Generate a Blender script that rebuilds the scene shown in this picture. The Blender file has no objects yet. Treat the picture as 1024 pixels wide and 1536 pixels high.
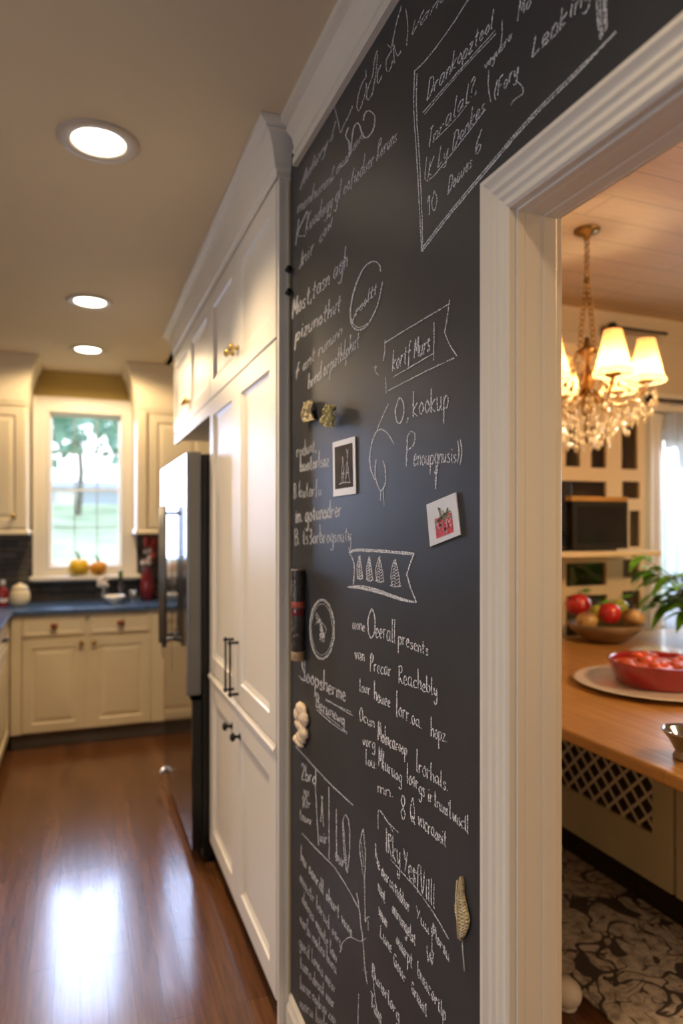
import bpy, bmesh, math, random
from mathutils import Vector, Matrix, noise
random.seed(7)
S = bpy.context.scene
COL = S.collection
PI = math.pi

# ------------------------------------------------------------------ camera
F, CX, HZ = 1024.0, 512.0, 787.0
YAW = math.atan(394 / 1024)
SN, CS = math.sin(YAW), math.cos(YAW)
CAM = Vector((-0.6, 0.0, 1.56))
H = 2.755          # kitchen ceiling
HD = 2.95         # dining ceiling

def ray(px, py):
    u = (px - CX) / F
    return Vector((SN + u * CS, CS - u * SN, (HZ - py) / F))
def onx(px, py, X):
    d = ray(px, py); return CAM + d * ((X - CAM.x) / d.x)
def ony(px, py, Y):
    d = ray(px, py); return CAM + d * ((Y - CAM.y) / d.y)
def onz(px, py, Z):
    d = ray(px, py); return CAM + d * ((Z - CAM.z) / d.z)

cd = bpy.data.cameras.new('camera'); cam = bpy.data.objects.new('camera', cd); COL.objects.link(cam)
cam.location = CAM; cam.rotation_euler = (PI / 2, 0, -YAW)
cd.sensor_width = 36; cd.lens = 24; cd.shift_y = (HZ - 768) / 1536
cd.clip_start = 0.02
cd.dof.use_dof = True; cd.dof.focus_distance = 1.3; cd.dof.aperture_fstop = 2.1
S.camera = cam

# ------------------------------------------------------------------ materials
def nodes(name):
    m = bpy.data.materials.new(name); m.use_nodes = True
    nt = m.node_tree; nt.nodes.clear()
    out = nt.nodes.new('ShaderNodeOutputMaterial')
    return m, nt, out
def N(nt, t, **kw):
    n = nt.nodes.new(t)
    for k, v in kw.items():
        if k.startswith('i_'):
            key = k[2:]
            n.inputs[int(key) if key.isdigit() else key.replace('_', ' ')].default_value = v
        else: setattr(n, k, v)
    return n
def L(nt, a, b): nt.links.new(a, b)
def c4(c): return (c[0], c[1], c[2], 1)

def mat(name, col, rough=.5, metal=0, var=.06, scale=8, bump=0, bscale=200, coat=0, spec=.5, trans=0, ior=1.45, emit=None, es=0, stretch=None, sub=0):
    m, nt, out = nodes(name)
    p = N(nt, 'ShaderNodeBsdfPrincipled')
    tc = N(nt, 'ShaderNodeTexCoord'); mp = N(nt, 'ShaderNodeMapping')
    L(nt, tc.outputs['Object'], mp.inputs['Vector'])
    if stretch: mp.inputs['Scale'].default_value = stretch
    nz = N(nt, 'ShaderNodeTexNoise', i_Scale=scale, i_Detail=4)
    L(nt, mp.outputs[0], nz.inputs['Vector'])
    rp = N(nt, 'ShaderNodeValToRGB')
    rp.color_ramp.elements[0].position = .3; rp.color_ramp.elements[1].position = .7
    rp.color_ramp.elements[0].color = c4([max(0, v * (1 - var)) for v in col]); rp.color_ramp.elements[1].color = c4([min(1, v * (1 + var)) for v in col])
    L(nt, nz.outputs['Fac'], rp.inputs[0]); L(nt, rp.outputs[0], p.inputs['Base Color'])
    p.inputs['Roughness'].default_value = rough; p.inputs['Metallic'].default_value = metal
    p.inputs['Specular IOR Level'].default_value = spec; p.inputs['IOR'].default_value = ior
    p.inputs['Coat Weight'].default_value = coat; p.inputs['Coat Roughness'].default_value = .08
    p.inputs['Transmission Weight'].default_value = trans
    if emit: p.inputs['Emission Color'].default_value = c4(emit); p.inputs['Emission Strength'].default_value = es
    if bump:
        n2 = N(nt, 'ShaderNodeTexNoise', i_Scale=bscale, i_Detail=3); L(nt, mp.outputs[0], n2.inputs['Vector'])
        b = N(nt, 'ShaderNodeBump', i_Strength=bump, i_Distance=.002); L(nt, n2.outputs['Fac'], b.inputs['Height']); L(nt, b.outputs[0], p.inputs['Normal'])
    L(nt, p.outputs[0], out.inputs['Surface'])
    return m

def wood(name, ca, cb, dark, rotz, bw, rh, rough, scale=1, mortar=.0012, gs=(3, 60, 3), coat=0, gap=None):
    m, nt, out = nodes(name)
    p = N(nt, 'ShaderNodeBsdfPrincipled', i_Roughness=rough)
    p.inputs['Coat Weight'].default_value = coat; p.inputs['Coat Roughness'].default_value = .12
    tc = N(nt, 'ShaderNodeTexCoord'); mp = N(nt, 'ShaderNodeMapping'); mp.inputs['Rotation'].default_value = (0, 0, rotz)
    L(nt, tc.outputs['Object'], mp.inputs['Vector'])
    br = N(nt, 'ShaderNodeTexBrick', offset=.37, offset_frequency=3, i_Scale=scale)
    br.inputs['Color1'].default_value = c4(ca); br.inputs['Color2'].default_value = c4(cb); br.inputs['Mortar'].default_value = c4(gap or dark)
    br.inputs['Mortar Size'].default_value = mortar; br.inputs['Brick Width'].default_value = bw; br.inputs['Row Height'].default_value = rh; br.inputs['Bias'].default_value = 0
    L(nt, mp.outputs[0], br.inputs['Vector'])
    m2 = N(nt, 'ShaderNodeMapping'); m2.inputs['Scale'].default_value = gs; L(nt, mp.outputs[0], m2.inputs['Vector'])
    nz = N(nt, 'ShaderNodeTexNoise', i_Scale=1.0, i_Detail=6, i_Roughness=.65, i_Distortion=1.2); L(nt, m2.outputs[0], nz.inputs['Vector'])
    rp = N(nt, 'ShaderNodeValToRGB'); rp.color_ramp.elements[0].position = .35; rp.color_ramp.elements[1].position = .62
    rp.color_ramp.elements[0].color = (1, 1, 1, 1); rp.color_ramp.elements[1].color = (0, 0, 0, 1)
    L(nt, nz.outputs['Fac'], rp.inputs[0])
    mx = N(nt, 'ShaderNodeMix', data_type='RGBA'); ml = N(nt, 'ShaderNodeMath', operation='MULTIPLY'); ml.inputs[1].default_value = .65
    L(nt, rp.outputs[0], ml.inputs[0]); L(nt, ml.outputs[0], mx.inputs['Factor']); L(nt, br.outputs['Color'], mx.inputs['A']); mx.inputs['B'].default_value = c4(dark)
    L(nt, mx.outputs['Result'], p.inputs['Base Color'])
    b = N(nt, 'ShaderNodeBump', i_Strength=.25, i_Distance=.001); L(nt, br.outputs['Fac'], b.inputs['Height']); b.invert = True
    L(nt, b.outputs[0], p.inputs['Normal'])
    L(nt, p.outputs[0], out.inputs['Surface'])
    return m

def chalk(name, col, lo, hi, amt):
    m, nt, out = nodes(name)
    d = N(nt, 'ShaderNodeBsdfDiffuse'); d.inputs[0].default_value = c4(col)
    t = N(nt, 'ShaderNodeBsdfTransparent'); mx = N(nt, 'ShaderNodeMixShader')
    tc = N(nt, 'ShaderNodeTexCoord'); nz = N(nt, 'ShaderNodeTexNoise', i_Scale=420, i_Detail=2)
    L(nt, tc.outputs['Object'], nz.inputs['Vector'])
    mr = N(nt, 'ShaderNodeMapRange', i_1=lo, i_2=hi, i_3=0, i_4=amt); L(nt, nz.outputs['Fac'], mr.inputs[0])
    L(nt, mr.outputs[0], mx.inputs[0]); L(nt, t.outputs[0], mx.inputs[1]); L(nt, d.outputs[0], mx.inputs[2]); L(nt, mx.outputs[0], out.inputs[0])
    return m

def glassmat(name, tint=(1, 1, 1), gl=.08, rough=.02, refl=None):
    m, nt, out = nodes(name)
    t = N(nt, 'ShaderNodeBsdfTransparent'); t.inputs[0].default_value = c4(tint)
    g = N(nt, 'ShaderNodeBsdfGlossy', i_Roughness=rough); mx = N(nt, 'ShaderNodeMixShader')
    tc = N(nt, 'ShaderNodeTexCoord'); nz = N(nt, 'ShaderNodeTexNoise', i_Scale=3); L(nt, tc.outputs['Object'], nz.inputs['Vector'])
    mr = N(nt, 'ShaderNodeMapRange', i_3=gl * .8, i_4=gl * 1.2); L(nt, nz.outputs['Fac'], mr.inputs[0]); L(nt, mr.outputs[0], mx.inputs[0])
    L(nt, t.outputs[0], mx.inputs[1]); L(nt, g.outputs[0], mx.inputs[2]); L(nt, mx.outputs[0], out.inputs[0])
    return m

M = {}
M['white'] = mat('white_paint', (.75, .72, .67), .42, var=.02, scale=3)
M['trimwhite'] = mat('trim_paint', (.74, .70, .63), .4, var=.02, scale=4)
M['cream'] = mat('cream_paint', (.72, .63, .46), .38, var=.03, scale=3)
M['ceil'] = mat('ceiling_paint', (.64, .54, .39), .8, var=.02, scale=2)
M['gold'] = mat('olive_gold_paint', (.40, .29, .09), .7, var=.04, scale=4)
M['wallpaint'] = mat('beige_wall_paint', (.62, .54, .42), .75, var=.03, scale=2)
M['brass'] = mat('brass', (.62, .44, .14), .22, 1, var=.08, scale=30)
M['oldbrass'] = mat('antique_brass', (.30, .19, .07), .35, 1, var=.2, scale=40)
M['copper'] = mat('copper_knob', (.32, .12, .06), .35, 1, var=.15, scale=40)
M['black'] = mat('black_metal', (.02, .019, .017), .35, .6, var=.2, scale=40)
M['fridgeblack'] = mat('black_enamel', (.006, .006, .006), .3, var=.15, scale=10)
M['steel'] = mat('dark_stainless', (.34, .34, .345), .13, 1, var=.05, scale=4, stretch=(1, 1, 40))
M['steeledge'] = mat('stainless_edge', (.20, .205, .21), .38, .8, var=.05, scale=4)
M['chrome'] = mat('chrome', (.8, .8, .8), .08, 1, var=.03)
M['granite'] = mat('dark_stone', (.05, .105, .24), .28, var=.5, scale=60, coat=.3)
M['toe'] = mat('grey_toe_kick', (.20, .19, .185), .6, var=.08)
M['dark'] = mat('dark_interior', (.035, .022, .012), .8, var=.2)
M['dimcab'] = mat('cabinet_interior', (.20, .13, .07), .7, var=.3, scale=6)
M['floor'] = wood('oak_floor', (.165, .070, .028), (.115, .047, .018), (.045, .018, .008), PI / 2, 1.1, .085, .24, coat=.25)
M['butcher'] = wood('butcher_block', (.58, .32, .10), (.47, .24, .07), (.30, .14, .035), PI / 2, .7, .06, .34, coat=.1)
M['plankceil'] = wood('plank_ceiling', (.74, .56, .36), (.69, .52, .33), (.56, .41, .26), 0, 2.4, .19, .55, mortar=.004, gap=(.40, .31, .21))
M['island'] = mat('olive_cream_paint', (.62, .57, .42), .5, var=.05, scale=4)
M['lattice'] = mat('pale_lattice_wire', (.80, .74, .62), .5, var=.05, scale=4)
M['builtin'] = mat('warm_cream_paint', (.74, .60, .38), .45, var=.04, scale=4)
M['lens'] = mat('lit_lens', (1, 1, 1), .5, emit=(1, .87, .66), es=16, var=.01)
M['fixture'] = mat('fixture_white', (.52, .46, .39), .5, var=.02)
M['chalk1'] = chalk('bright_chalk', (.86, .88, .93), .37, .55, .92)
M['chalk2'] = chalk('chalk', (.82, .84, .90), .40, .60, .85)
M['chalk3'] = chalk('faint_chalk', (.76, .79, .86), .35, .62, .64)
M['tin'] = mat('grey_chalk_print', (.5, .5, .5), .6, var=.2)
M['paper'] = mat('photo_paper', (.80, .79, .77), .45, var=.03)
M['card'] = mat('card_paper', (.74, .75, .79), .35, var=.04)
M['photodark'] = mat('dark_print', (.06, .047, .033), .75, spec=.15, var=.3, scale=30)
M['photored'] = mat('red_print', (.55, .05, .06), .4, var=.5, scale=90)
M['photogreen'] = mat('green_print', (.22, .2, .1), .4, var=.5, scale=90)
M['photopink'] = mat('pink_print', (.75, .35, .38), .4, var=.4, scale=120)
M['olivepaper'] = mat('olive_paper', (.42, .36, .15), .7, var=.25, scale=60)
M['tanpaper'] = mat('tan_paper', (.60, .49, .26), .7, var=.2, scale=60)
M['tube'] = mat('dark_tube', (.055, .045, .04), .35, var=.5, scale=60)
M['redband'] = mat('red_band', (.42, .08, .05), .4, var=.2, scale=60)
M['cork'] = mat('tan_cap', (.38, .26, .15), .5, var=.3, scale=50)
M['clay'] = mat('cream_clay', (.68, .55, .40), .8, var=.2, scale=60, bump=.8, bscale=160)
M['straw'] = mat('woven_straw', (.50, .39, .20), .8, var=.5, scale=260, bump=1, bscale=320)
M['weave'] = mat('pale_straw_strand', (.68, .58, .40), .8, var=.3, scale=200)
M['yellow'] = mat('yellow_gourd', (.72, .46, .02), .4, var=.15, scale=20)
M['orange'] = mat('orange_gourd', (.62, .27, .02), .4, var=.2, scale=20)
M['stem'] = mat('green_stem', (.12, .13, .03), .6, var=.3)
M['leaf'] = mat('leaf', (.13, .36, .03), .4, var=.45, scale=14)
M['leaf2'] = mat('hazed_tree_leaves', (.22, .36, .28), .8, var=.3, scale=1.5)  # distance haze put into the leaf colour
M['bark'] = mat('bark', (.22, .20, .18), .9, var=.3)
M['muntin'] = mat('backlit_muntin_grey', (.30, .33, .34), .5)  # backlit shade of the window bars put into their colour
M['lawn'] = mat('lawn', (.42, .52, .34), .95, var=.3, scale=.7)
M['siding'] = mat('pale_siding', (.52, .56, .66), .8, var=.05)
M['roof'] = mat('grey_roof', (.4, .42, .46), .9, var=.1)
M['porcelain'] = mat('white_porcelain', (.82, .80, .75), .18, var=.02, coat=.4)
M['cookie'] = mat('cream_ceramic', (.74, .64, .44), .3, var=.06, coat=.3)
M['redglaze'] = mat('red_glaze', (.30, .010, .012), .18, var=.1, coat=.5)
M['redfood'] = mat('tomato_topping', (.62, .10, .03), .3, var=.6, scale=22, bump=1, bscale=50)
M['applered'] = mat('red_apple_skin', (.50, .022, .02), .2, var=.5, scale=12, coat=.4)
M['applepeach'] = mat('yellow_red_apple_skin', (.78, .38, .14), .28, var=.75, scale=10, coat=.3)
M['applegreen'] = mat('green_pear_skin', (.42, .46, .05), .3, var=.3, scale=10, coat=.3)
M['bowlwood'] = mat('turned_wood', (.23, .15, .08), .4, var=.25, scale=8, stretch=(1, 1, 8))
M['pewter'] = mat('pewter', (.42, .47, .56), .16, 1, var=.1)
M['redwine'] = mat('dark_red_glass', (.16, .012, .02), .12, var=.3, coat=.3)
M['petalred'] = mat('red_petals', (.48, .05, .04), .6, var=.4, scale=40)
M['petalwhite'] = mat('white_petals', (.75, .70, .68), .7, var=.15, scale=40)
M['greenglass'] = mat('green_glass', (.06, .12, .03), .12, var=.2, coat=.3)
M['clearglass'] = glassmat('clear_glass', (.86, .87, .9), .22)
M['pane'] = glassmat('window_pane', (.97, .98, 1), .03)
M['cabglass'] = glassmat('cabinet_glass', (.75, .72, .68), .10, .05)
M['screen'] = mat('dark_screen', (.012, .012, .014), .18, var=.2, coat=.3)
M['plastic'] = mat('black_plastic', (.015, .014, .013), .4, var=.1)
M['ledgewood'] = mat('honey_wood', (.45, .24, .07), .4, var=.2, scale=6, stretch=(1, 20, 20))
M['lampcup'] = mat('lamp_gold', (.60, .38, .12), .3, 1, var=.15, scale=40)
M['crystal'] = mat('crystal', (1, .84, .56), .12, trans=.12, ior=1.5, var=.05, spec=.8)
M['terracotta'] = mat('glazed_pot', (.34, .30, .25), .4, var=.15)
M['soil'] = mat('soil', (.05, .03, .02), .95, var=.4, scale=60)

# chalkboard paint
def mk_board():
    m, nt, out = nodes('chalkboard_paint')
    p = N(nt, 'ShaderNodeBsdfPrincipled', i_Roughness=.46)
    p.inputs['Specular IOR Level'].default_value = .45
    tc = N(nt, 'ShaderNodeTexCoord')
    a = N(nt, 'ShaderNodeTexNoise', i_Scale=2.2, i_Detail=6, i_Roughness=.6); b = N(nt, 'ShaderNodeTexNoise', i_Scale=420, i_Detail=2)
    L(nt, tc.outputs['Object'], a.inputs['Vector']); L(nt, tc.outputs['Object'], b.inputs['Vector'])
    ra = N(nt, 'ShaderNodeValToRGB'); ra.color_ramp.elements[0].color = (.024, .028, .035, 1); ra.color_ramp.elements[1].color = (.038, .041, .048, 1)
    ra.color_ramp.elements[0].position = .35; ra.color_ramp.elements[1].position = .7
    L(nt, a.outputs['Fac'], ra.inputs[0])
    mr = N(nt, 'ShaderNodeMapRange', i_1=.3, i_2=.75, i_3=.7, i_4=1.5); L(nt, b.outputs['Fac'], mr.inputs[0])
    vm = N(nt, 'ShaderNodeVectorMath', operation='SCALE'); L(nt, ra.outputs[0], vm.inputs[0]); L(nt, mr.outputs[0], vm.inputs['Scale'])
    L(nt, vm.outputs[0], p.inputs['Base Color'])
    bp = N(nt, 'ShaderNodeBump', i_Strength=.35, i_Distance=.0006); L(nt, b.outputs['Fac'], bp.inputs['Height']); L(nt, bp.outputs[0], p.inputs['Normal'])
    L(nt, p.outputs[0], out.inputs[0]); return m
M['board'] = mk_board()

def mk_tile():
    m, nt, out = nodes('slate_tile')
    p = N(nt, 'ShaderNodeBsdfPrincipled', i_Roughness=.45)
    tc = N(nt, 'ShaderNodeTexCoord'); mp = N(nt, 'ShaderNodeMapping'); mp.inputs['Rotation'].default_value = (PI / 2, 0, 0)
    L(nt, tc.outputs['Object'], mp.inputs[0])
    br = N(nt, 'ShaderNodeTexBrick', i_Scale=1); br.inputs['Color1'].default_value = (.13, .105, .082, 1); br.inputs['Color2'].default_value = (.045, .039, .034, 1); br.inputs['Mortar'].default_value = (.014, .012, .01, 1)
    br.inputs['Brick Width'].default_value = .16; br.inputs['Row Height'].default_value = .045; br.inputs['Mortar Size'].default_value = .003
    L(nt, mp.outputs[0], br.inputs['Vector']); L(nt, br.outputs['Color'], p.inputs['Base Color'])
    b = N(nt, 'ShaderNodeBump', i_Strength=.6, i_Distance=.004); b.invert = True; L(nt, br.outputs['Fac'], b.inputs['Height']); L(nt, b.outputs[0], p.inputs['Normal'])
    L(nt, p.outputs[0], out.inputs[0]); return m
M['tile'] = mk_tile()

def mk_rug():
    m, nt, out = nodes('rug_weave')
    p = N(nt, 'ShaderNodeBsdfPrincipled', i_Roughness=.95); p.inputs['Specular IOR Level'].default_value = .1
    tc = N(nt, 'ShaderNodeTexCoord')
    def contour(scale, w0, w1, dist):
        nz = N(nt, 'ShaderNodeTexNoise', i_Scale=scale, i_Detail=1.2, i_Distortion=dist); L(nt, tc.outputs['Object'], nz.inputs['Vector'])
        sb = N(nt, 'ShaderNodeMath', operation='SUBTRACT'); sb.inputs[1].default_value = .5; L(nt, nz.outputs['Fac'], sb.inputs[0])
        ab = N(nt, 'ShaderNodeMath', operation='ABSOLUTE'); L(nt, sb.outputs[0], ab.inputs[0])
        n3 = N(nt, 'ShaderNodeTexNoise', i_Scale=scale * 1.7, i_Detail=2); L(nt, tc.outputs['Object'], n3.inputs['Vector'])
        th = N(nt, 'ShaderNodeMapRange', i_1=.35, i_2=.65, i_3=w0, i_4=w1); L(nt, n3.outputs['Fac'], th.inputs[0])
        lt = N(nt, 'ShaderNodeMath', operation='LESS_THAN'); L(nt, ab.outputs[0], lt.inputs[0]); L(nt, th.outputs[0], lt.inputs[1]); return lt
    la = contour(4.2, .008, .042, 1.4); lb = contour(9, -.004, .03, .8)
    lt = N(nt, 'ShaderNodeMath', operation='MAXIMUM'); L(nt, la.outputs[0], lt.inputs[0]); L(nt, lb.outputs[0], lt.inputs[1])
    n2 = N(nt, 'ShaderNodeTexNoise', i_Scale=26, i_Detail=6, i_Roughness=.7); L(nt, tc.outputs['Object'], n2.inputs['Vector'])
    rp = N(nt, 'ShaderNodeValToRGB'); rp.color_ramp.elements[0].position = .36; rp.color_ramp.elements[1].position = .58
    rp.color_ramp.elements[0].color = (.25, .215, .19, 1); rp.color_ramp.elements[1].color = (.60, .55, .49, 1); L(nt, n2.outputs['Fac'], rp.inputs[0])
    mx = N(nt, 'ShaderNodeMix', data_type='RGBA'); L(nt, lt.outputs[0], mx.inputs['Factor']); L(nt, rp.outputs[0], mx.inputs['A']); mx.inputs['B'].default_value = (.085, .07, .066, 1)
    L(nt, mx.outputs['Result'], p.inputs['Base Color'])
    n4 = N(nt, 'ShaderNodeTexNoise', i_Scale=500); L(nt, tc.outputs['Object'], n4.inputs['Vector'])
    b = N(nt, 'ShaderNodeBump', i_Strength=.5, i_Distance=.002); L(nt, n4.outputs['Fac'], b.inputs['Height']); L(nt, b.outputs[0], p.inputs['Normal'])
    L(nt, p.outputs[0], out.inputs[0]); return m
M['rug'] = mk_rug()

def mk_shade():
    m, nt, out = nodes('pleated_lamp_shade')
    tr = N(nt, 'ShaderNodeBsdfTranslucent'); tr.inputs[0].default_value = (.85, .46, .18, 1)
    df = N(nt, 'ShaderNodeBsdfDiffuse'); df.inputs[0].default_value = (.85, .6, .35, 1)
    tc = N(nt, 'ShaderNodeTexCoord'); nz = N(nt, 'ShaderNodeTexNoise', i_Scale=30); L(nt, tc.outputs['Object'], nz.inputs['Vector'])
    mr = N(nt, 'ShaderNodeMapRange', i_3=.25, i_4=.4); L(nt, nz.outputs['Fac'], mr.inputs[0])
    mx = N(nt, 'ShaderNodeMixShader'); L(nt, mr.outputs[0], mx.inputs[0]); L(nt, tr.outputs[0], mx.inputs[1]); L(nt, df.outputs[0], mx.inputs[2]); L(nt, mx.outputs[0], out.inputs[0])
    return m
M['shade'] = mk_shade()
M['bulb'] = mat('lit_bulb', (1, 1, 1), .5, emit=(1, .72, .38), es=40, var=.01)

# ------------------------------------------------------------------ mesh builder
class MB:
    def __init__(s): s.v = []; s.f = []; s.m = []; s.sm = []; s.mi = 0; s.smooth = False
    def add(s, vs, fs, smooth=None):
        o = len(s.v); s.v += [tuple(v) for v in vs]
        for f in fs:
            s.f.append([i + o for i in f]); s.m.append(s.mi); s.sm.append(s.smooth if smooth is None else smooth)
        return s
    def box(s, x0, x1, y0, y1, z0, z1):
        if x0 > x1: x0, x1 = x1, x0
        if y0 > y1: y0, y1 = y1, y0
        if z0 > z1: z0, z1 = z1, z0
        vs = [(x, y, z) for x in (x0, x1) for y in (y0, y1) for z in (z0, z1)]
        return s.add(vs, [(0, 1, 3, 2), (4, 6, 7, 5), (0, 4, 5, 1), (2, 3, 7, 6), (0, 2, 6, 4), (1, 5, 7, 3)])
    def lathe(s, prof, c=(0, 0, 0), n=32, axis=2, rip=None, cap=True):
        vs = []; fs = []
        def put(x, y, z):
            v = [(x, y, z), (z, x, y), (y, z, x)][{2: 0, 0: 1, 1: 2}[axis]]
            return (v[0] + c[0], v[1] + c[1], v[2] + c[2])
        for (r, z) in prof:
            for k in range(n):
                a = 2 * PI * k / n; rr = r * (rip(a, z) if rip else 1)
                vs.append(put(rr * math.cos(a), rr * math.sin(a), z))
        for j in range(len(prof) - 1):
            for k in range(n):
                k2 = (k + 1) % n
                fs.append((j * n + k, j * n + k2, (j + 1) * n + k2, (j + 1) * n + k))
        if cap:
            fs.append(tuple(range(n))[::-1]); fs.append(tuple((len(prof) - 1) * n + k for k in range(n)))
        return s.add(vs, fs, True)
    def tube(s, pts, r, n=8):
        pts = [Vector(p) for p in pts]
        rs = r if isinstance(r, (list, tuple)) else [r] * len(pts)
        vs = []; fs = []
        up = None
        for i, p in enumerate(pts):
            d = (pts[min(i + 1, len(pts) - 1)] - pts[max(i - 1, 0)]).normalized()
            if up is None: up = Vector((0, 0, 1)) if abs(d.z) < .9 else Vector((1, 0, 0))
            a = d.cross(up).normalized(); b = a.cross(d).normalized(); up = b
            for k in range(n):
                t = 2 * PI * k / n
                vs.append(p + (a * math.cos(t) + b * math.sin(t)) * rs[i])
        for i in range(len(pts) - 1):
            for k in range(n):
                k2 = (k + 1) % n
                fs.append((i * n + k, i * n + k2, (i + 1) * n + k2, (i + 1) * n + k))
        fs.append(tuple(range(n))[::-1]); fs.append(tuple((len(pts) - 1) * n + k for k in range(n)))
        return s.add(vs, fs, True)
    def ball(s, c, r, n=16, m=10, fn=None):
        r = (r, r, r) if not isinstance(r, (tuple, list)) else r
        vs = []; fs = []
        for j in range(m + 1):
            th = PI * j / m
            for k in range(n):
                a = 2 * PI * k / n
                d = Vector((math.sin(th) * math.cos(a), math.sin(th) * math.sin(a), math.cos(th)))
                g = fn(d) if fn else 1
                vs.append((c[0] + d.x * r[0] * g, c[1] + d.y * r[1] * g, c[2] + d.z * r[2] * g))
        for j in range(m):
            for k in range(n):
                k2 = (k + 1) % n
                fs.append((j * n + k, (j + 1) * n + k, (j + 1) * n + k2, j * n + k2))
        return s.add(vs, fs, True)
    def sweep(s, path, prof, P, closed=False):
        """mitred sweep: path 2-D, profile (w, d): w along the left normal; P(a, b, d) -> point"""
        n = len(path); V = [Vector(p) for p in path]; rows = []
        for i in range(n):
            d0 = (V[i] - V[i - 1]).normalized() if (i > 0 or closed) else None
            d1 = (V[(i + 1) % n] - V[i]).normalized() if (i < n - 1 or closed) else None
            if d0 is None: d0 = d1
            if d1 is None: d1 = d0
            n0 = Vector((-d0.y, d0.x)); n1 = Vector((-d1.y, d1.x)); b = (n0 + n1)
            b = b / max(1e-6, b.dot(n0)) if b.length > 1e-6 else n0
            rows.append([P(V[i].x + b.x * w, V[i].y + b.y * w, d) for (w, d) in prof])
        k = len(prof); vs = [p for r in rows for p in r]; fs = []
        for i in range(n if closed else n - 1):
            j = (i + 1) % n
            for q in range(k):
                q2 = (q + 1) % k
                fs.append((i * k + q, i * k + q2, j * k + q2, j * k + q))
        if not closed:
            fs.append(tuple(range(k))[::-1]); fs.append(tuple((n - 1) * k + q for q in range(k)))
        return s.add(vs, fs)
    def rings(s, P, a0, a1, z0, z1, rr):
        """nested rectangles: rr = [(inset, depth)...]; last one capped, first closed at the back"""
        vs = []; fs = []
        for (i, d) in rr:
            vs += [P(a0 + i, z0 + i, d), P(a1 - i, z0 + i, d), P(a1 - i, z1 - i, d), P(a0 + i, z1 - i, d)]
        for j in range(len(rr) - 1):
            for k in range(4):
                k2 = (k + 1) % 4
                fs.append((j * 4 + k, j * 4 + k2, j * 4 + 4 + k2, j * 4 + 4 + k))
        e = (len(rr) - 1) * 4
        fs.append((e, e + 1, e + 2, e + 3)); fs.append((3, 2, 1, 0))
        return s.add(vs, fs)
    def plate(s, P, a0, a1, z0, z1, d0, d1, holes):
        """slab with rectangular holes, as one shell with reveals"""
        A = sorted({a0, a1, *[h[0] for h in holes], *[h[1] for h in holes]}); Z = sorted({z0, z1, *[h[2] for h in holes], *[h[3] for h in holes]})
        A = [a for a in A if a0 <= a <= a1]; Z = [z for z in Z if z0 <= z <= z1]
        def solid(i, j):
            if i < 0 or j < 0 or i >= len(A) - 1 or j >= len(Z) - 1: return False
            ca = (A[i] + A[i + 1]) / 2; cz = (Z[j] + Z[j + 1]) / 2
            return not any(h[0] < ca < h[1] and h[2] < cz < h[3] for h in holes)
        vs = []; fs = []; ix = {}
        def vi(i, j, k):
            if (i, j, k) not in ix: ix[(i, j, k)] = len(vs); vs.append(P(A[i], Z[j], (d0, d1)[k]))
            return ix[(i, j, k)]
        for i in range(len(A) - 1):
            for j in range(len(Z) - 1):
                if not solid(i, j): continue
                fs.append((vi(i, j, 0), vi(i + 1, j, 0), vi(i + 1, j + 1, 0), vi(i, j + 1, 0)))
                fs.append((vi(i, j, 1), vi(i, j + 1, 1), vi(i + 1, j + 1, 1), vi(i + 1, j, 1)))
                for (di, dj, e0, e1) in ((-1, 0, (0, 0), (0, 1)), (1, 0, (1, 0), (1, 1)), (0, -1, (0, 0), (1, 0)), (0, 1, (0, 1), (1, 1))):
                    if not solid(i + di, j + dj):
                        a = (i + e0[0], j + e0[1]); b = (i + e1[0], j + e1[1])
                        fs.append((vi(*a, 0), vi(*b, 0), vi(*b, 1), vi(*a, 1)))
        return s.add(vs, fs)
    def build(s, name, mats, parent=None, bevel=0, seg=2, autosmooth=False):
        me = bpy.data.meshes.new(name); me.from_pydata(s.v, [], s.f); me.validate()
        for m in (mats if isinstance(mats, (list, tuple)) else [mats]): me.materials.append(m)
        for p in me.polygons:
            p.material_index = s.m[p.index] if p.index < len(s.m) else 0
            p.use_smooth = s.sm[p.index] if p.index < len(s.sm) else False
        bm = bmesh.new(); bm.from_mesh(me); bmesh.ops.recalc_face_normals(bm, faces=bm.faces); bm.to_mesh(me); bm.free()
        o = bpy.data.objects.new(name, me); COL.objects.link(o)
        if parent is not None:
            o.parent = parent; o.matrix_parent_inverse = Matrix.Translation(-W.get(parent.name, Vector((0, 0, 0))))
        if bevel:
            b = o.modifiers.new('bevel', 'BEVEL'); b.width = bevel; b.segments = seg; b.limit_method = 'ANGLE'; b.angle_limit = math.radians(40)
        return o
W = {}
def thing(name, loc, label, cat, group=None):
    o = bpy.data.objects.new(name, None); COL.objects.link(o); o.location = loc; o.empty_display_size = .05
    W[o.name] = Vector(loc); return tag(o, label, cat, group)
def tag(o, label, cat, group=None):
    o['label'] = label; o['category'] = cat
    if group: o['group'] = group
    return o
def struct(o): o['kind'] = 'structure'; return o
def dup(root, loc, label, group=None):
    r = root.copy(); COL.objects.link(r); r.location = loc; r['label'] = label
    if group: r['group'] = group
    for ch in list(root.children):
        c = ch.copy(); COL.objects.link(c); c.parent = r
        for g in list(ch.children):
            d = g.copy(); COL.objects.link(d); d.parent = c
    return r

PXm = lambda front: (lambda a, z, d: (front + d, a, z))     # faces -x
PXp = lambda front: (lambda a, z, d: (front - d, a, z))     # faces +x
PYm = lambda front: (lambda a, z, d: (a, front + d, z))     # faces -y
FLAT = lambda fw, th=.02: [(0, th), (0, .002), (.002, 0), (fw, 0), (fw + .004, .006), (fw + .022, .012)]
RAISED = lambda fw, th=.02: [(0, th), (0, .002), (.002, 0), (fw, 0), (fw + .006, .009), (fw + .012, .009), (fw + .04, .002)]

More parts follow.
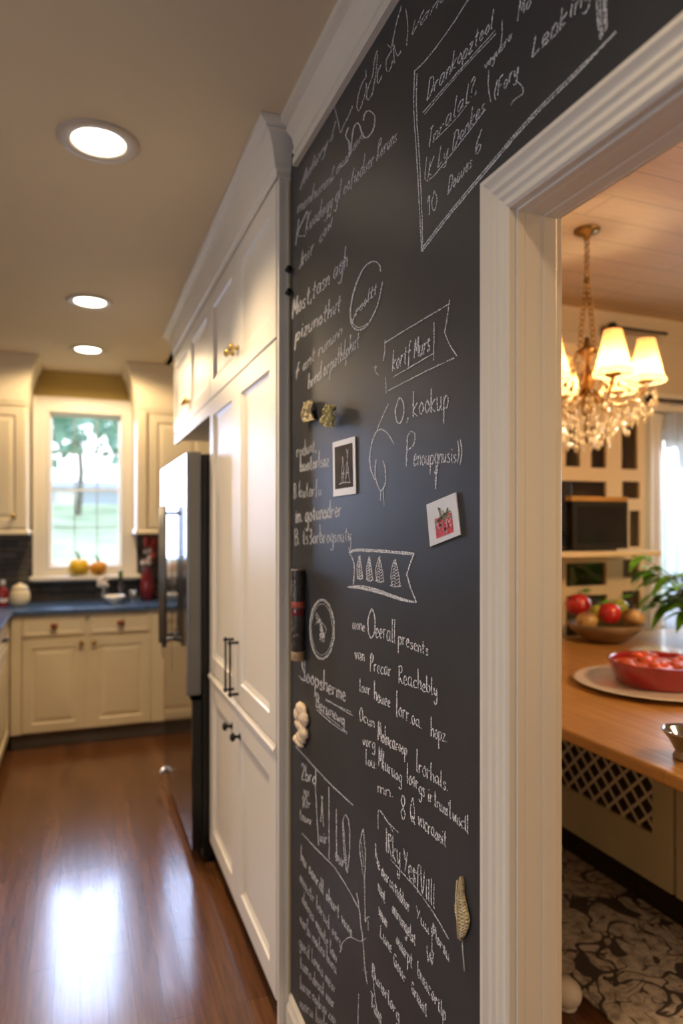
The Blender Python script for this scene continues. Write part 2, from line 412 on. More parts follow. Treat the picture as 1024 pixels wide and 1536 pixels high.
# ------------------------------------------------------------------ the setting
YB = 5.75                      # kitchen end wall
DJ = .845                      # doorway jamb face
DN = -.25                      # near end of the doorway
DZ = 2.024                     # doorway head
WT = .070                      # wall thickness
YP0, YP1 = 1.99, 3.13          # pantry
mb = MB()
mb.box(-2.8, 5.2, -2.2, YB + .12, -.08, 0); struct(mb.build('floor', M['floor']))
mb = MB(); mb.box(-2.8, .04, -2.2, YB, H, H + .08); mb.box(.0, .73, 1.95, YB, H, H + .08); struct(mb.build('ceiling', M['ceil']))
mb = MB(); mb.box(.04, 5.2, -2.2, 3.6, HD, HD + .06); struct(mb.build('ceiling_dining', M['plankceil']))

# wall with the chalkboard paint: solid with the doorway hole
mb = MB()
mb.plate(lambda a, z, d: (d, a, z), -2.2, YP0 - .004, 0, HD, 0, WT, [(DN, DJ, -1, DZ)])
for i, f in enumerate(mb.f):
    if all(abs(mb.v[k][0]) < 1e-6 for k in f): mb.m[i] = 1
mb.mi = 0
mb.box(WT, .73, 1.90, YP0 - .004, 0, HD); mb.box(.65, .73, YP0 - .004, YB, 0, HD)
wall_r = struct(mb.build('wall_right', [M['wallpaint'], M['board']]))
mb = MB(); mb.box(-2.8, -2.72, -2.2, YB, 0, H); struct(mb.build('wall_left', M['wallpaint']))
mb = MB(); mb.box(-2.8, 5.2, -2.28, -2.2, 0, HD); struct(mb.build('wall_front', M['wallpaint']))

# kitchen window position
wl = ony(50, 700, YB).x; wr = ony(205, 700, YB).x
wt = ony(50, 592, YB).z; wb = ony(50, 863, YB).z
gl = ony(74, 700, YB).x; gr = ony(182, 700, YB).x; gt = ony(77, 618, YB).z; gb = ony(74, 850, YB).z
mb = MB(); mb.plate(PYm(YB), -2.8, .73, 0, H, 0, .14, [(gl, gr, gb, gt)]); struct(mb.build('wall_back', M['gold']))
# window_1
w1 = MB()
prof = [(0, 0), (0, .022), (.008, .026), (.02, .02), (.095, .022), (.11, .03), (wr - gr - .004, .03), (wr - gr, .026), (wr - gr, 0)]
prof = [(-w, d) for w, d in prof]
w1.sweep([(gl, gb), (gr, gb), (gr, gt), (gl, gt)], prof, lambda a, b, d: (a, YB - d, b), True)
w1.plate(PYm(YB), gl, gr, gb, gt, 0, .13, [(gl + .004, gr - .004, gb + .004, gt - .004)])
win1 = struct(w1.build('window_1', M['trimwhite'], bevel=.002))
ga, gz, gy, gx = gl + .004, gb + .004, YB + .075, gr - .004
mid = gz + (gt - gz) * .5
mb = MB(); mb.plate(PYm(gy), ga, gx, gz, gt - .004, 0, .03, [(ga + .014, gx - .014, gz + .018, mid - .008), (ga + .014, gx - .014, mid + .008, gt - .02)])
mb.build('sash', M['trimwhite'], win1, bevel=.002)
mb = MB()
for k in (1, 2):
    xx = ga + (gx - ga) * (.02 + .96 * k / 3); mb.box(xx - .004, xx + .004, gy + .004, gy + .022, gz + .02, gt - .03)
for zz in ((gz + mid) / 2, (mid + gt) / 2): mb.box(ga + .02, gx - .02, gy + .005, gy + .021, zz - .004, zz + .004)
mb.build('muntin', M['muntin'], win1)
mb = MB(); mb.box(ga + .02, gx - .02, gy + .011, gy + .014, gz + .02, gt - .03); mb.build('pane', M['pane'], win1)
mb = MB(); mb.box(wl - .02, wr + .02, YB - .15, YB - .0305, wb - .035, wb - .005); sill1 = mb.build('sill', M['trimwhite'], win1, bevel=.006)
SILLZ = wb - .005

# crown on the board wall, baseboard, casing, jamb
mb = MB()
cp = [(0, 2.612), (.015, 2.612), (.015, 2.634), (.005, 2.638), (.005, 2.644), (.014, 2.648), (.016, 2.656), (.010, 2.661), (.016, 2.690), (.036, 2.714), (.028, 2.719), (.030, 2.727), (.05, 2.733), (.05, H), (0, H)]
mb.sweep([(0, -2.19), (0, YP0 - .0695)], cp, lambda a, b, d: (a, b, d))
struct(mb.build('trim_1', M['trimwhite']))
bp = [(0, .0), (.016, 0), (.016, .105), (.011, .118), (.008, .132), (.003, .142), (0, .142)]
mb = MB(); mb.sweep([(0, DJ + .075), (0, YP0 - .006)], bp, lambda a, b, d: (a, b, d + .001)); struct(mb.build('baseboard_right', M['trimwhite']))
CW = .067
cas = [(0, 0), (0, .011), (.004, .015), (.009, .015), (.013, .011), (.017, .011), (.021, .0155), (.026, .0155), (.029, .012), (.033, .012), (.037, .017), (.042, .017), (.046, .013), (.050, .014), (.056, .021), (.063, .021), (CW, .016), (CW, 0)]
mb = MB()
casL = [(w, d) for w, d in cas]
path = [(DN, 0.0), (DN, DZ), (DJ, DZ), (DJ, 0.0)]
mb.sweep(path, casL, lambda a, b, d: (-d - .0004, a, b))
mb.sweep(path, casL, lambda a, b, d: (WT + d + .0004, a, b))
struct(mb.build('trim_2', M['trimwhite']))
jm = [(0, 0), (-.004, 0), (-.004, .012), (-.0034, .0125), (-.0034, .0135), (-.004, .014), (-.004, .044), (-.0052, .0465), (-.0055, WT - .003), (-.004, WT), (0, WT)]
mb = MB(); mb.sweep(path, jm, lambda a, b, d: (d, a, b)); struct(mb.build('trim_3', M['trimwhite']))

# dining room shell
DY = 3.6
wx0 = ony(989, 700, DY).x; wz1 = ony(995, 648, DY).z; wz0 = ony(1000, 934, DY).z
wx1 = wx0 + 1.0
mb = MB(); mb.plate(PYm(DY), .73, 5.2, 0, HD, 0, .12, [(wx0, wx1, wz0, wz1)]); struct(mb.build('wall_dining', M['wallpaint']))
mb = MB(); mb.box(5.2, 5.28, -2.2, DY, 0, HD); struct(mb.build('wall_dining_right', M['wallpaint']))
mb = MB()
pr = [(0, 0), (0, .02), (-.02, .026), (-.08, .026), (-.1, .04), (-.12, .04), (-.12, 0)]
mb.sweep([(wx0, wz0), (wx1, wz0), (wx1, wz1), (wx0, wz1)], pr, lambda a, b, d: (a, DY - d, b), True)
mb.box(wx0 - .16, wx1 + .16, DY - .09, DY, wz1 + .125, wz1 + .17); mb.box(wx0 - .14, wx1 + .14, DY - .06, DY, wz1 + .17, wz1 + .25)
win2 = struct(mb.build('window_2', M['trimwhite'], bevel=.003))
mb = MB(); mb.plate(PYm(DY + .03), wx0, wx1, wz0, wz1, 0, .04, [(wx0 + .06, (wx0 + wx1) / 2 - .02, wz0 + .05, wz1 - .05), ((wx0 + wx1) / 2 + .02, wx1 - .06, wz0 + .05, wz1 - .05)])
mb.build('sash', M['trimwhite'], win2)
mb = MB(); mb.box(wx0 + .05, wx1 - .05, DY + .048, DY + .052, wz0 + .04, wz1 - .04); mb.build('pane', M['pane'], win2)
# dining crown
mb = MB(); mb.sweep([(5.19, DY), (.74, DY)], [(0, HD - .13), (.01, HD - .13), (.02, HD - .1), (.06, HD - .03), (.07, HD), (0, HD)], lambda a, b, d: (a, b, d)); struct(mb.build('trim_4', M['wallpaint']))

# backsplash between counter and uppers on the end wall
CT = .972
mb = MB(); mb.plate(PYm(YB - .012), -1.95, .64, CT + .002, 1.55, 0, .0115, [(wl - .001, wr + .001, wb - .037, 9)]); struct(mb.build('backsplash', M['tile']))

# ------------------------------------------------------------------ pantry
XF = -.041
pan = thing('pantry_cabinet', (0.25, 2.56, 0), 'tall white built-in pantry cabinet beside the chalkboard wall', 'cabinet')
mb = MB(); mb.box(-.02, .6, YP0, YP1, .11, H - .001); mb.box(.05, .58, YP0 + .002, YP1, 0, .11)
mb.box(XF + .004, -.02, YP0, YP0 + .018, .0, 2.61)
mb.box(-.02, .05, YP0, YP0 + .018, 0, .11)
mb.build('carcass', M['white'], pan, bevel=.0015)
mb = MB(); mb.box(-.0095, -.004, YP0 - .003, YP0 + .001, .13, 2.6); mb.build('edge_bead', M['cream'], pan)
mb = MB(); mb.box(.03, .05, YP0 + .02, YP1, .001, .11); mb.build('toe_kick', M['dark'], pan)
ys = (YP0 + YP1) / 2 + .01
for (a0, a1) in ((YP0 + .019, ys - .0015), (ys + .0015, YP1 - .004)):
    near = a1 < ys + .01
    # upper door with brass knob
    for (z0, z1, kind) in ((2.131, 2.606, 'u'), (.892, 2.124, 'm'), (.113, .846, 'l')):
        mb = MB(); mb.rings(PXm(XF), a0, a1, z0, z1, FLAT(.075)); d = mb.build('door', M['white'], pan)
        kn = MB(); yk = a1 - .04 if near else a0 + .04
        if kind == 'u':
            kn.lathe([(.0, 0), (.011, 0), (.011, -.004), (.006, -.008), (.006, -.018), (.015, -.024), (.017, -.031), (.012, -.037), (.0, -.039)], (XF, yk, 2.222), 20, 0, cap=False); kn.build('knob', M['brass'], d)
        elif kind == 'm':
            for zz in (.925, 1.118): kn.tube([(XF, yk, zz), (XF - .03, yk, zz)], .0055, 10); kn.ball((XF - .033, yk, zz), .0085)
            kn.tube([(XF - .032, yk, .915), (XF - .032, yk, 1.128)], .0045, 10); kn.build('handle', M['black'], d)
        else:
            kn.lathe([(.0, 0), (.012, 0), (.012, -.004), (.006, -.008), (.006, -.018), (.015, -.024), (.017, -.031), (.012, -.037), (.0, -.039)], (XF, yk + (-.03 if near else .03), .775), 20, 0, cap=False); kn.build('knob', M['black'], d)
mb = MB(); mb.sweep([(YP0 + .02, 0), (YP1 - .003, 0)], [(.850, -.0199), (.850, .001), (.860, .003), (.866, .008), (.874, .008), (.880, .003), (.888, .001), (.888, -.0199)], lambda a, b, d: (XF - .0 - (d if d > 0 else d), a, b)); mb.build('middle_rail', M['white'], pan)
ccp = [(0, 2.608), (.004, 2.608), (.004, 2.628), (.010, 2.634), (.012, 2.65), (.022, 2.69), (.036, 2.725), (.050, 2.728), (.046, 2.733), (.052, 2.738), (.068, 2.742), (.068, H - .001), (0, H - .001)]
YF1 = 4.38
mb = MB(); mb.sweep([(-.0005, YP0), (XF, YP0), (XF, YP1 - .0005)][::-1], [(-w, z) for w, z in ccp], lambda a, b, d: (a, b, d)); mb.build('crown', M['white'], pan)
for zz in (2.33, 2.262):
    mb = MB(); mb.tube([(-.012, YP0 + .002, zz), (-.012, YP0 - .018, zz)], .006); mb.ball((-.012, YP0 - .02, zz), .009); mb.tube([(-.012, YP0 - .02, zz), (-.012, YP0 - .024, zz - .014)], .005); mb.build('hinge', M['black'], pan)

# ------------------------------------------------------------------ cabinet above fridge
ovf = thing('overhead_cabinet', (.25, 3.76, 2.07), 'short white overhead cabinet with two doors above the refrigerator', 'cabinet')
mb = MB(); mb.box(-.02, .6, YP1 + .002, YF1, 2.09, H - .001); mb.box(XF + .003, -.02, YP1 + .002, YF1, 2.065, 2.128); mb.build('carcass', M['white'], ovf, bevel=.0015)
mb = MB(); mb.sweep([(XF, YP1 + .0025), (XF, YF1), (.3, YF1)][::-1], [(-w, z) for w, z in ccp], lambda a, b, d: (a, b, d)); mb.build('crown', M['white'], ovf)
ym = (YP1 + YF1) / 2
for (a0, a1) in ((YP1 + .006, ym - .0015), (ym + .0015, YF1 - .004)):
    mb = MB(); mb.rings(PXm(XF), a0, a1, 2.131, 2.606, FLAT(.075)); d = mb.build('door', M['white'], ovf)
    kn = MB(); yk = a1 - .035 if a1 < ym + .1 else a0 + .035
    kn.lathe([(.0, 0), (.012, 0), (.007, -.008), (.007, -.018), (.018, -.024), (.019, -.031), (.012, -.039), (.0, -.041)], (XF, yk, 2.225), 20, 0, cap=False); kn.build('knob', M['brass'], d)

# ------------------------------------------------------------------ refrigerator
FY0, FY1 = 3.15, 4.2
fr = thing('refrigerator', (.24, 3.68, 0), 'stainless french door refrigerator with black sides beside the pantry', 'refrigerator')
mb = MB(); mb.box(-.069, .58, FY0, FY1, .03, 1.885); mb.build('body', M['fridgeblack'], fr, bevel=.004)
for (x, y) in ((-.03, FY0 + .04), (-.03, FY1 - .04), (.54, FY0 + .04), (.54, FY1 - .04)):
    mb = MB(); mb.lathe([(.02, 0), (.02, .03)], (x, y, .0005), 12); mb.build('foot', M['black'], fr)
ysp = (FY0 + FY1) / 2
for (a0, a1, sgn) in ((FY0 + .002, ysp - .002, -1), (ysp + .002, FY1 - .002, 1)):
    mb = MB(); mb.box(-.142, -.070, a0, a1, .775, 1.895); mb.mi = 0
    for i, f in enumerate(mb.f):
        mb.m[i] = 0 if all(abs(mb.v[k][0] + .142) < 1e-6 for k in f) else 1
    d = mb.build('door', [M['steel'], M['steeledge']], fr, bevel=.014, seg=4)
    yk = ysp + sgn * .07; h = MB()
    h.tube([(-.19, yk, .93), (-.19, yk, 1.66)], .013, 12)
    for zz in (.97, 1.62): h.tube([(-.142, yk, zz), (-.19, yk, zz)], .009, 10)
    h.build('handle', M['steeledge'], d)
mb = MB(); mb.box(-.118, -.070, FY0 + .002, FY1 - .002, .07, .755)
for i, f in enumerate(mb.f): mb.m[i] = 0 if all(abs(mb.v[k][0] + .118) < 1e-6 for k in f) else 1
d = mb.build('drawer', [M['steel'], M['fridgeblack']], fr, bevel=.006)
mb = MB(); mb.tube([(-.118, FY1 - .06, .12), (-.15, FY1 - .06, .10), (-.155, FY1 - .04, .06)], .014, 10); mb.build('hinge_cap', M['chrome'], fr)

# ------------------------------------------------------------------ end-wall base cabinets, counter, uppers
YC = 5.17
X0 = -1.04
xs = lambda px: ony(px, 1000, YC).x
bc = thing('base_cabinet', ((X0 + .0) / 2 - .1, 5.45, 0), 'cream base cabinet with two drawers and two doors under the window', 'cabinet')
XR = .64
mb = MB(); mb.box(X0, XR, YC + .02, YB - .0125, .11, CT - .032); mb.build('carcass', M['cream'], bc, bevel=.002)
mb = MB(); mb.box(X0, XR, YC + .08, YB - .02, .001, .11); mb.build('toe_kick', M['toe'], bc)
mb = MB(); mb.box(xs(226), xs(246), YC, YC + .0195, .112, CT - .034); mb.build('stile', M['cream'], bc, bevel=.002); mb = MB(); mb.rings(PYm(YC), X0 + .003, xs(32), .112, CT - .034, [(0, .0195), (0, .002), (.002, 0)]); mb.build('stile', M['cream'], bc, bevel=.002)
for (p0, p1, kp) in ((33, 127.5, 122), (135, 225.5, 136)):
    a0, a1 = xs(p0), xs(p1)
    mb = MB(); mb.rings(PYm(YC), a0, a1, .785, .925, [(0, .0195), (0, .003), (.003, 0), (.02, 0), (.026, .004)]); d = mb.build('drawer', M['cream'], bc)
    kn = MB(); xc = (a0 + a1) / 2; kn.lathe([(.0, 0), (.018, 0), (.008, -.006), (.008, -.016), (.022, -.022), (.024, -.030), (.016, -.038), (0, -.04)], (xc, YC, .856), 18, 1, cap=False); kn.build('knob', M['copper'], d)
    mb = MB(); mb.rings(PYm(YC), a0, a1, .118, .76, RAISED(.06)); d = mb.build('door', M['cream'], bc)
    kn = MB(); kn.lathe([(.0, 0), (.012, 0), (.007, -.006), (.007, -.016), (.017, -.022), (.018, -.030), (.01, -.036), (0, -.037)], (a1 - .025 if p0 < 100 else a0 + .025, YC, .725), 18, 1, cap=False); kn.build('knob', M['brass'], d)
lc = thing('base_cabinet', (-1.4, 4.2, 0), 'cream base cabinet run along the left wall, at the picture\'s left edge', 'cabinet')
mb = MB(); mb.box(-1.9, X0 - .0215, 3.3, YB - .0125, .11, CT - .032); mb.build('carcass', M['cream'], lc)
mb = MB(); mb.box(-1.9, X0 - .08, 3.3, YB - .02, .001, .11); mb.build('toe_kick', M['toe'], lc)
for (a0, a1) in ((3.32, 4.2), (4.21, 5.14)):
    mb = MB(); mb.rings(PXp(X0 - .0015), a0, a1, .785, .925, [(0, .0195), (0, .003), (.003, 0), (.02, 0), (.026, .004)]); d = mb.build('drawer', M['cream'], lc)
    kn = MB(); ym_ = (a0 + a1) / 2; kn.tube([(X0 - .0015, ym_ - .05, .84), (X0 + .025, ym_ - .045, .85), (X0 + .03, ym_, .85), (X0 + .025, ym_ + .045, .85), (X0 - .0015, ym_ + .05, .84)], .006); kn.build('handle', M['black'], d)
    mb = MB(); mb.rings(PXp(X0 - .0015), a0, a1, .118, .76, RAISED(.06)); mb.build('door', M['cream'], lc)
mb = MB(); ct = [(-1.92, 3.28), (X0 + .022, 3.28), (X0 + .022, YC - .028), (XR, YC - .028), (XR, YB - .0125), (-1.92, YB - .0125)]
n = len(ct); mb.add([(x, y, CT - .031) for x, y in ct] + [(x, y, CT) for x, y in ct], [tuple(range(n))[::-1], tuple(range(n, 2 * n))] + [(i, (i + 1) % n, n + (i + 1) % n, n + i) for i in range(n)])
tag(mb.build('countertop', M['granite'], bevel=.005), 'polished dark stone L-shaped countertop on the cream base cabinets', 'countertop')

YU = 5.3
ux = lambda px: ony(px, 700, YU).x
ucp = [(0, 2.42), (.004, 2.43), (.006, 2.47), (.012, 2.53), (.028, 2.61), (.055, 2.69), (.078, 2.735), (.082, 2.745), (.082, H - .001), (0, H - .001)]
uz = ony(20, 796, YU).z
for (x0, x1, lab, left) in ((-1.95, ux(40), 'cream wall cabinet left of the kitchen window', True), (ux(205), .64, 'cream wall cabinet right of the kitchen window', False)):
    t = thing('wall_cabinet', ((x0 + x1) / 2, YU + .2, uz), lab, 'cabinet')
    mb = MB(); mb.box(x0, x1, YU + .02, YB - .0125, uz, H - .001); mb.box(x0, x1, YU + .001, YU + .02, 2.40, H - .001); mb.build('carcass', M['cream'], t, bevel=.002)
    mb = MB(); pth = [(x1, YB - .02), (x1, YU), (x0, YU)] if left else [(x1, YU), (x0, YU), (x0, YB - .02)]
    mb.sweep(pth, [(-w, z) for w, z in ucp] if False else [(w, z) for w, z in ucp], lambda a, b, d: (a, b, d)) if False else mb.sweep(pth[::-1], [(-w, z) for w, z in ucp][::1], lambda a, b, d: (a, b, d))
    mb.build('crown', M['cream'], t)
    mb = MB(); mb.sweep([(p[0], p[1]) for p in pth[::-1]], [(0, uz - .028), (-.012, uz - .028), (-.014, uz - .01), (-.004, uz + .008), (0, uz + .008)], lambda a, b, d: (a, b, d)); mb.build('light_rail', M['cream'], t)
    cuts = [(x1 - .46, x1 - .012), (x1 - .92, x1 - .465)] if left else [(x0 + .09, x0 + .5), (x0 + .505, x0 + .8)]
    for i, (a0, a1) in enumerate(cuts):
        mb = MB(); mb.rings(PYm(YU), a0, a1, uz + .02, 2.39, RAISED(.06)); d = mb.build('door', M['cream'], t)
        kn = MB(); kn.lathe([(.0, 0), (.012, 0), (.007, -.006), (.007, -.016), (.017, -.022), (.018, -.030), (.01, -.036), (0, -.037)], ((a1 - .07) if left else a1 - .03, YU, uz + .1), 16, 1, cap=False); kn.build('knob', M['brass'], d)
    if not left:
        mb = MB(); mb.box(x0 + .005, x0 + .07, YU - .004, YU + .02, uz + .01, 2.40); mb.build('pilaster', M['cream'], t, bevel=.003)

# ------------------------------------------------------------------ recessed lights
spots = [(148, 212), (135, 452), (132, 524)]
labs = ['large round recessed ceiling light nearest the camera', 'middle one of three round recessed ceiling lights in kitchen', 'small-looking round recessed ceiling light nearest the window']
p0 = onz(148, 212, H); r0 = None
for i, (px, py) in enumerate(spots):
    p = onz(px, py, H); p.z = H
    if i == 0:
        r0 = thing('recessed_downlight', (0, 0, 0), labs[0], 'light', 'recessed lights in the kitchen ceiling')
        mb = MB(); mb.lathe([(.122, -.0005), (.120, -.006), (.112, -.010), (.086, -.008), (.080, -.004), (.080, -.0005)], (0, 0, 0), 40, cap=False); mb.build('trim_ring', M['fixture'], r0)
        mb = MB(); mb.lathe([(.079, -.001), (.078, -.0045), (.04, -.006), (.001, -.0065)], (0, 0, 0), 40, cap=False); mb.build('lens', M['lens'], r0)
        r0.location = p
    else: dup(r0, p, labs[i], 'recessed lights in the kitchen ceiling')

# ------------------------------------------------------------------ things on the counter and sill
def pumpkin(c, r, m, name, lab, sx=1):
    t = thing(name, c, lab, 'pumpkin')
    mb = MB(); mb.ball((c[0], c[1], c[2] + r * .93), (r, r, r * .96), 40, 16, lambda d: (1 - .07 * abs(math.sin(5 * math.atan2(d.y, d.x)))) * (1 - .18 * max(0, abs(d.z) - .8) * 5)); mb.build('flesh', m, t)
    mb = MB(); mb.tube([(c[0], c[1], c[2] + r * 1.6), (c[0] + .004 * sx, c[1], c[2] + r * 2.05), (c[0] + .02 * sx, c[1], c[2] + r * 2.5)], [.014, .009, .007]); mb.build('stem', M['stem'], t)
pa = ony(121, 860, YB - .095); pb = ony(142, 860, YB - .095)
pumpkin((pa.x - .012, YB - .098, SILLZ), .076, M['yellow'], 'pumpkin', 'small yellow pumpkin on the window sill', -1)
pumpkin((pb.x + .026, YB - .105, SILLZ), .064, M['orange'], 'pumpkin', 'small orange pumpkin on the window sill, right of the yellow one', -1)
def cz(px, Y): p = ony(px, 800, Y); return (p.x, Y, CT)
c = cz(30, 5.45); t = thing('cookie_jar', c, 'round cream ceramic jar on the counter left of the window', 'jar')
mb = MB(); mb.lathe([(.045, 0), (.062, .02), (.070, .06), (.066, .10), (.055, .118)], c, 28); mb.build('pot', M['cookie'], t)
mb = MB(); mb.lathe([(.058, .118), (.054, .135), (.035, .152), (.012, .158), (.012, .166), (.001, .17)], c, 28); mb.build('lid', M['cookie'], t)
c = cz(4, 5.45); t = thing('sauce_bottle', c, 'red bottle with pale cap on the counter, at the left picture edge', 'bottle')
mb = MB(); mb.lathe([(.034, 0), (.036, .004), (.036, .10), (.03, .125), (.016, .14), (.016, .155)], c, 24); mb.build('glass', M['redglaze'], t)
mb = MB(); mb.lathe([(.0362, .035), (.0362, .06)], c, 24, cap=False); mb.build('paper_band', M['paper'], t)
mb = MB(); mb.lathe([(.018, .152), (.018, .185), (.014, .19)], c, 20); mb.build('cap', M['porcelain'], t)
# vase of small white flowers by the sink
c = cz(156, 5.5); t = thing('flower_vase', c, 'clear glass vase with small white flowers on the counter under the window', 'vase')
mb = MB(); mb.lathe([(.03, 0), (.036, .01), (.03, .06), (.022, .09), (.03, .115), (.027, .115), (.02, .09), (.027, .06), (.03, .012), (.001, .008)], c, 20, cap=False); mb.build('glass', M['clearglass'], t)
mb = MB()
for k in range(14):
    a = random.random() * 6.28; r = random.uniform(.0, .055); mb.ball((c[0] + r * math.cos(a), c[1] + r * math.sin(a) * .6, c[2] + .12 + random.random() * .07), random.uniform(.012, .02), 8, 6)
mb.build('flowers', M['petalwhite'], t)
mb = MB()
for k in range(6): mb.tube([(c[0] + .004 * k - .01, c[1], c[2] + .012), (c[0] + .012 * (k - 2.5), c[1], c[2] + .14)], .002, 5)
mb.build('stems', M['stem'], t)
c = cz(181, 5.55); t = thing('oil_bottle', c, 'slim bottle with dark green top on the counter under the window', 'bottle')
mb = MB(); mb.lathe([(.028, 0), (.03, .005), (.03, .12), (.012, .155), (.012, .17)], c, 20); mb.build('glass', M['clearglass'], t)
mb = MB(); mb.lathe([(.014, .168), (.018, .185), (.016, .22), (.008, .235)], c, 16); mb.build('stopper', M['greenglass'], t)
c = cz(172, 5.34); t = thing('dish_bowl', c, 'white bowl on the counter in front of the slim bottle', 'bowl')
mb = MB(); mb.lathe([(.03, 0), (.032, .006), (.065, .04), (.075, .062), (.072, .062), (.06, .04), (.03, .012), (.001, .01)], c, 28, cap=False); mb.build('bowl_body', M['porcelain'], t)
c = cz(199, 5.42); t = thing('drinking_glass', c, 'small clear tumbler on the counter beside the white bowl', 'glass')
mb = MB(); mb.lathe([(.026, 0), (.033, .09), (.031, .09), (.024, .006), (.001, .006)], c, 20, cap=False); mb.build('glass_body', M['clearglass'], t)
c = cz(221, 5.5); t = thing('flower_vase', c, 'tall dark red vase of red and white flowers by the refrigerator', 'vase')
mb = MB(); mb.lathe([(.04, 0), (.05, .01), (.055, .10), (.045, .19), (.03, .24), (.036, .26)], c, 24); mb.build('vase_body', M['redwine'], t)
mb = MB()
for k in range(18):
    a = random.random() * 6.28; r = random.uniform(0, .05); mb.ball((c[0] + .02 + r * math.cos(a), c[1] + r * math.sin(a), c[2] + .29 + random.random() * .2), random.uniform(.016, .028), 8, 6)
mb.build('red_flowers', M['petalred'], t)
mb = MB()
for k in range(8):
    a = random.random() * 6.28; mb.ball((c[0] - .015 + .03 * math.cos(a), c[1] - .03, c[2] + .28 + random.random() * .12), random.uniform(.014, .022), 8, 6)
mb.build('white_flowers', M['petalwhite'], t)
mb = MB()
for k in range(7): mb.tube([(c[0], c[1], c[2] + .2), (c[0] + .012 * (k - 2), c[1] - .01, c[2] + .45)], .0025, 5)
mb.build('stems', M['stem'], t)

# ------------------------------------------------------------------ outside the kitchen window
mb = MB(); mb.add([(-30, 6.2, -.2), (30, 6.2, -.2), (30, 28, 2.35), (-30, 28, 2.35), (30, 60, 2.6), (-30, 60, 2.6)], [(0, 1, 2, 3), (3, 2, 4, 5)]); struct(mb.build('ground', M['lawn']))
def tree(c, h, r, lab, seed):
    t = thing('shade_tree', c, lab, 'tree'); rr = random.Random(seed)
    mb = MB(); mb.tube([c, (c[0] + .1, c[1], c[2] + h * .5), (c[0], c[1], c[2] + h)], [.11, .09, .05]); mb.build('trunk', M['bark'], t)
    mb = MB()
    for k in range(240):
        p = Vector((rr.gauss(0, r), rr.gauss(0, r * .6), rr.gauss(0, r * .34))) + Vector(c) + Vector((0, 0, h))
        s_ = rr.uniform(.15, .4)
        n1 = Vector((rr.gauss(0, 1), rr.gauss(0, 1), rr.gauss(0, 1))).normalized(); n2 = n1.orthogonal().normalized(); n3 = n1.cross(n2)
        mb.add([p + n2 * s_, p + n3 * s_ * .7, p - n2 * s_, p - n3 * s_ * .7], [(0, 1, 2, 3)])
    mb.build('foliage', M['leaf2'], t)
q = ony(117, 745, 24); tree((q.x, 24, 1.85), 2.9, 1.7, 'hazy green tree seen through the middle of the window', 3)
q = ony(170, 745, 29); tree((q.x + .6, 29, 2.3), 3.5, 1.6, 'green tree at the upper right behind the kitchen window', 5)
q0 = ony(70, 750, 34); q1 = ony(210, 750, 34); t = thing('neighbour_house', ((q0.x + q1.x) / 2, 36, 2.3), 'low pale house across the lawn outside the window', 'house')
mb = MB(); mb.box(q0.x - 2, q1.x + 2, 34, 38, 2.3, 3.25); mb.build('house_wall', M['siding'], t)
mb = MB(); xa, xb = q0.x - 2.3, q1.x + 2.3; mb.add([(xa, 33.7, 3.25), (xb, 33.7, 3.25), (xb, 38.3, 3.25), (xa, 38.3, 3.25), (xa + .5, 36, 3.7), (xb - .5, 36, 3.7)], [(0, 1, 5, 4), (2, 3, 4, 5), (1, 2, 5), (3, 0, 4), (3, 2, 1, 0)]); mb.build('roof', M['roof'], t)
mb = MB(); g0 = ony(83, 740, 33.97).x; g1 = ony(116, 740, 33.97).x; mb.box(g0, g1, 33.94, 33.99, 2.35, 3.1); mb.build('garage_door', M['porcelain'], t, bevel=.02)

exec_board = True
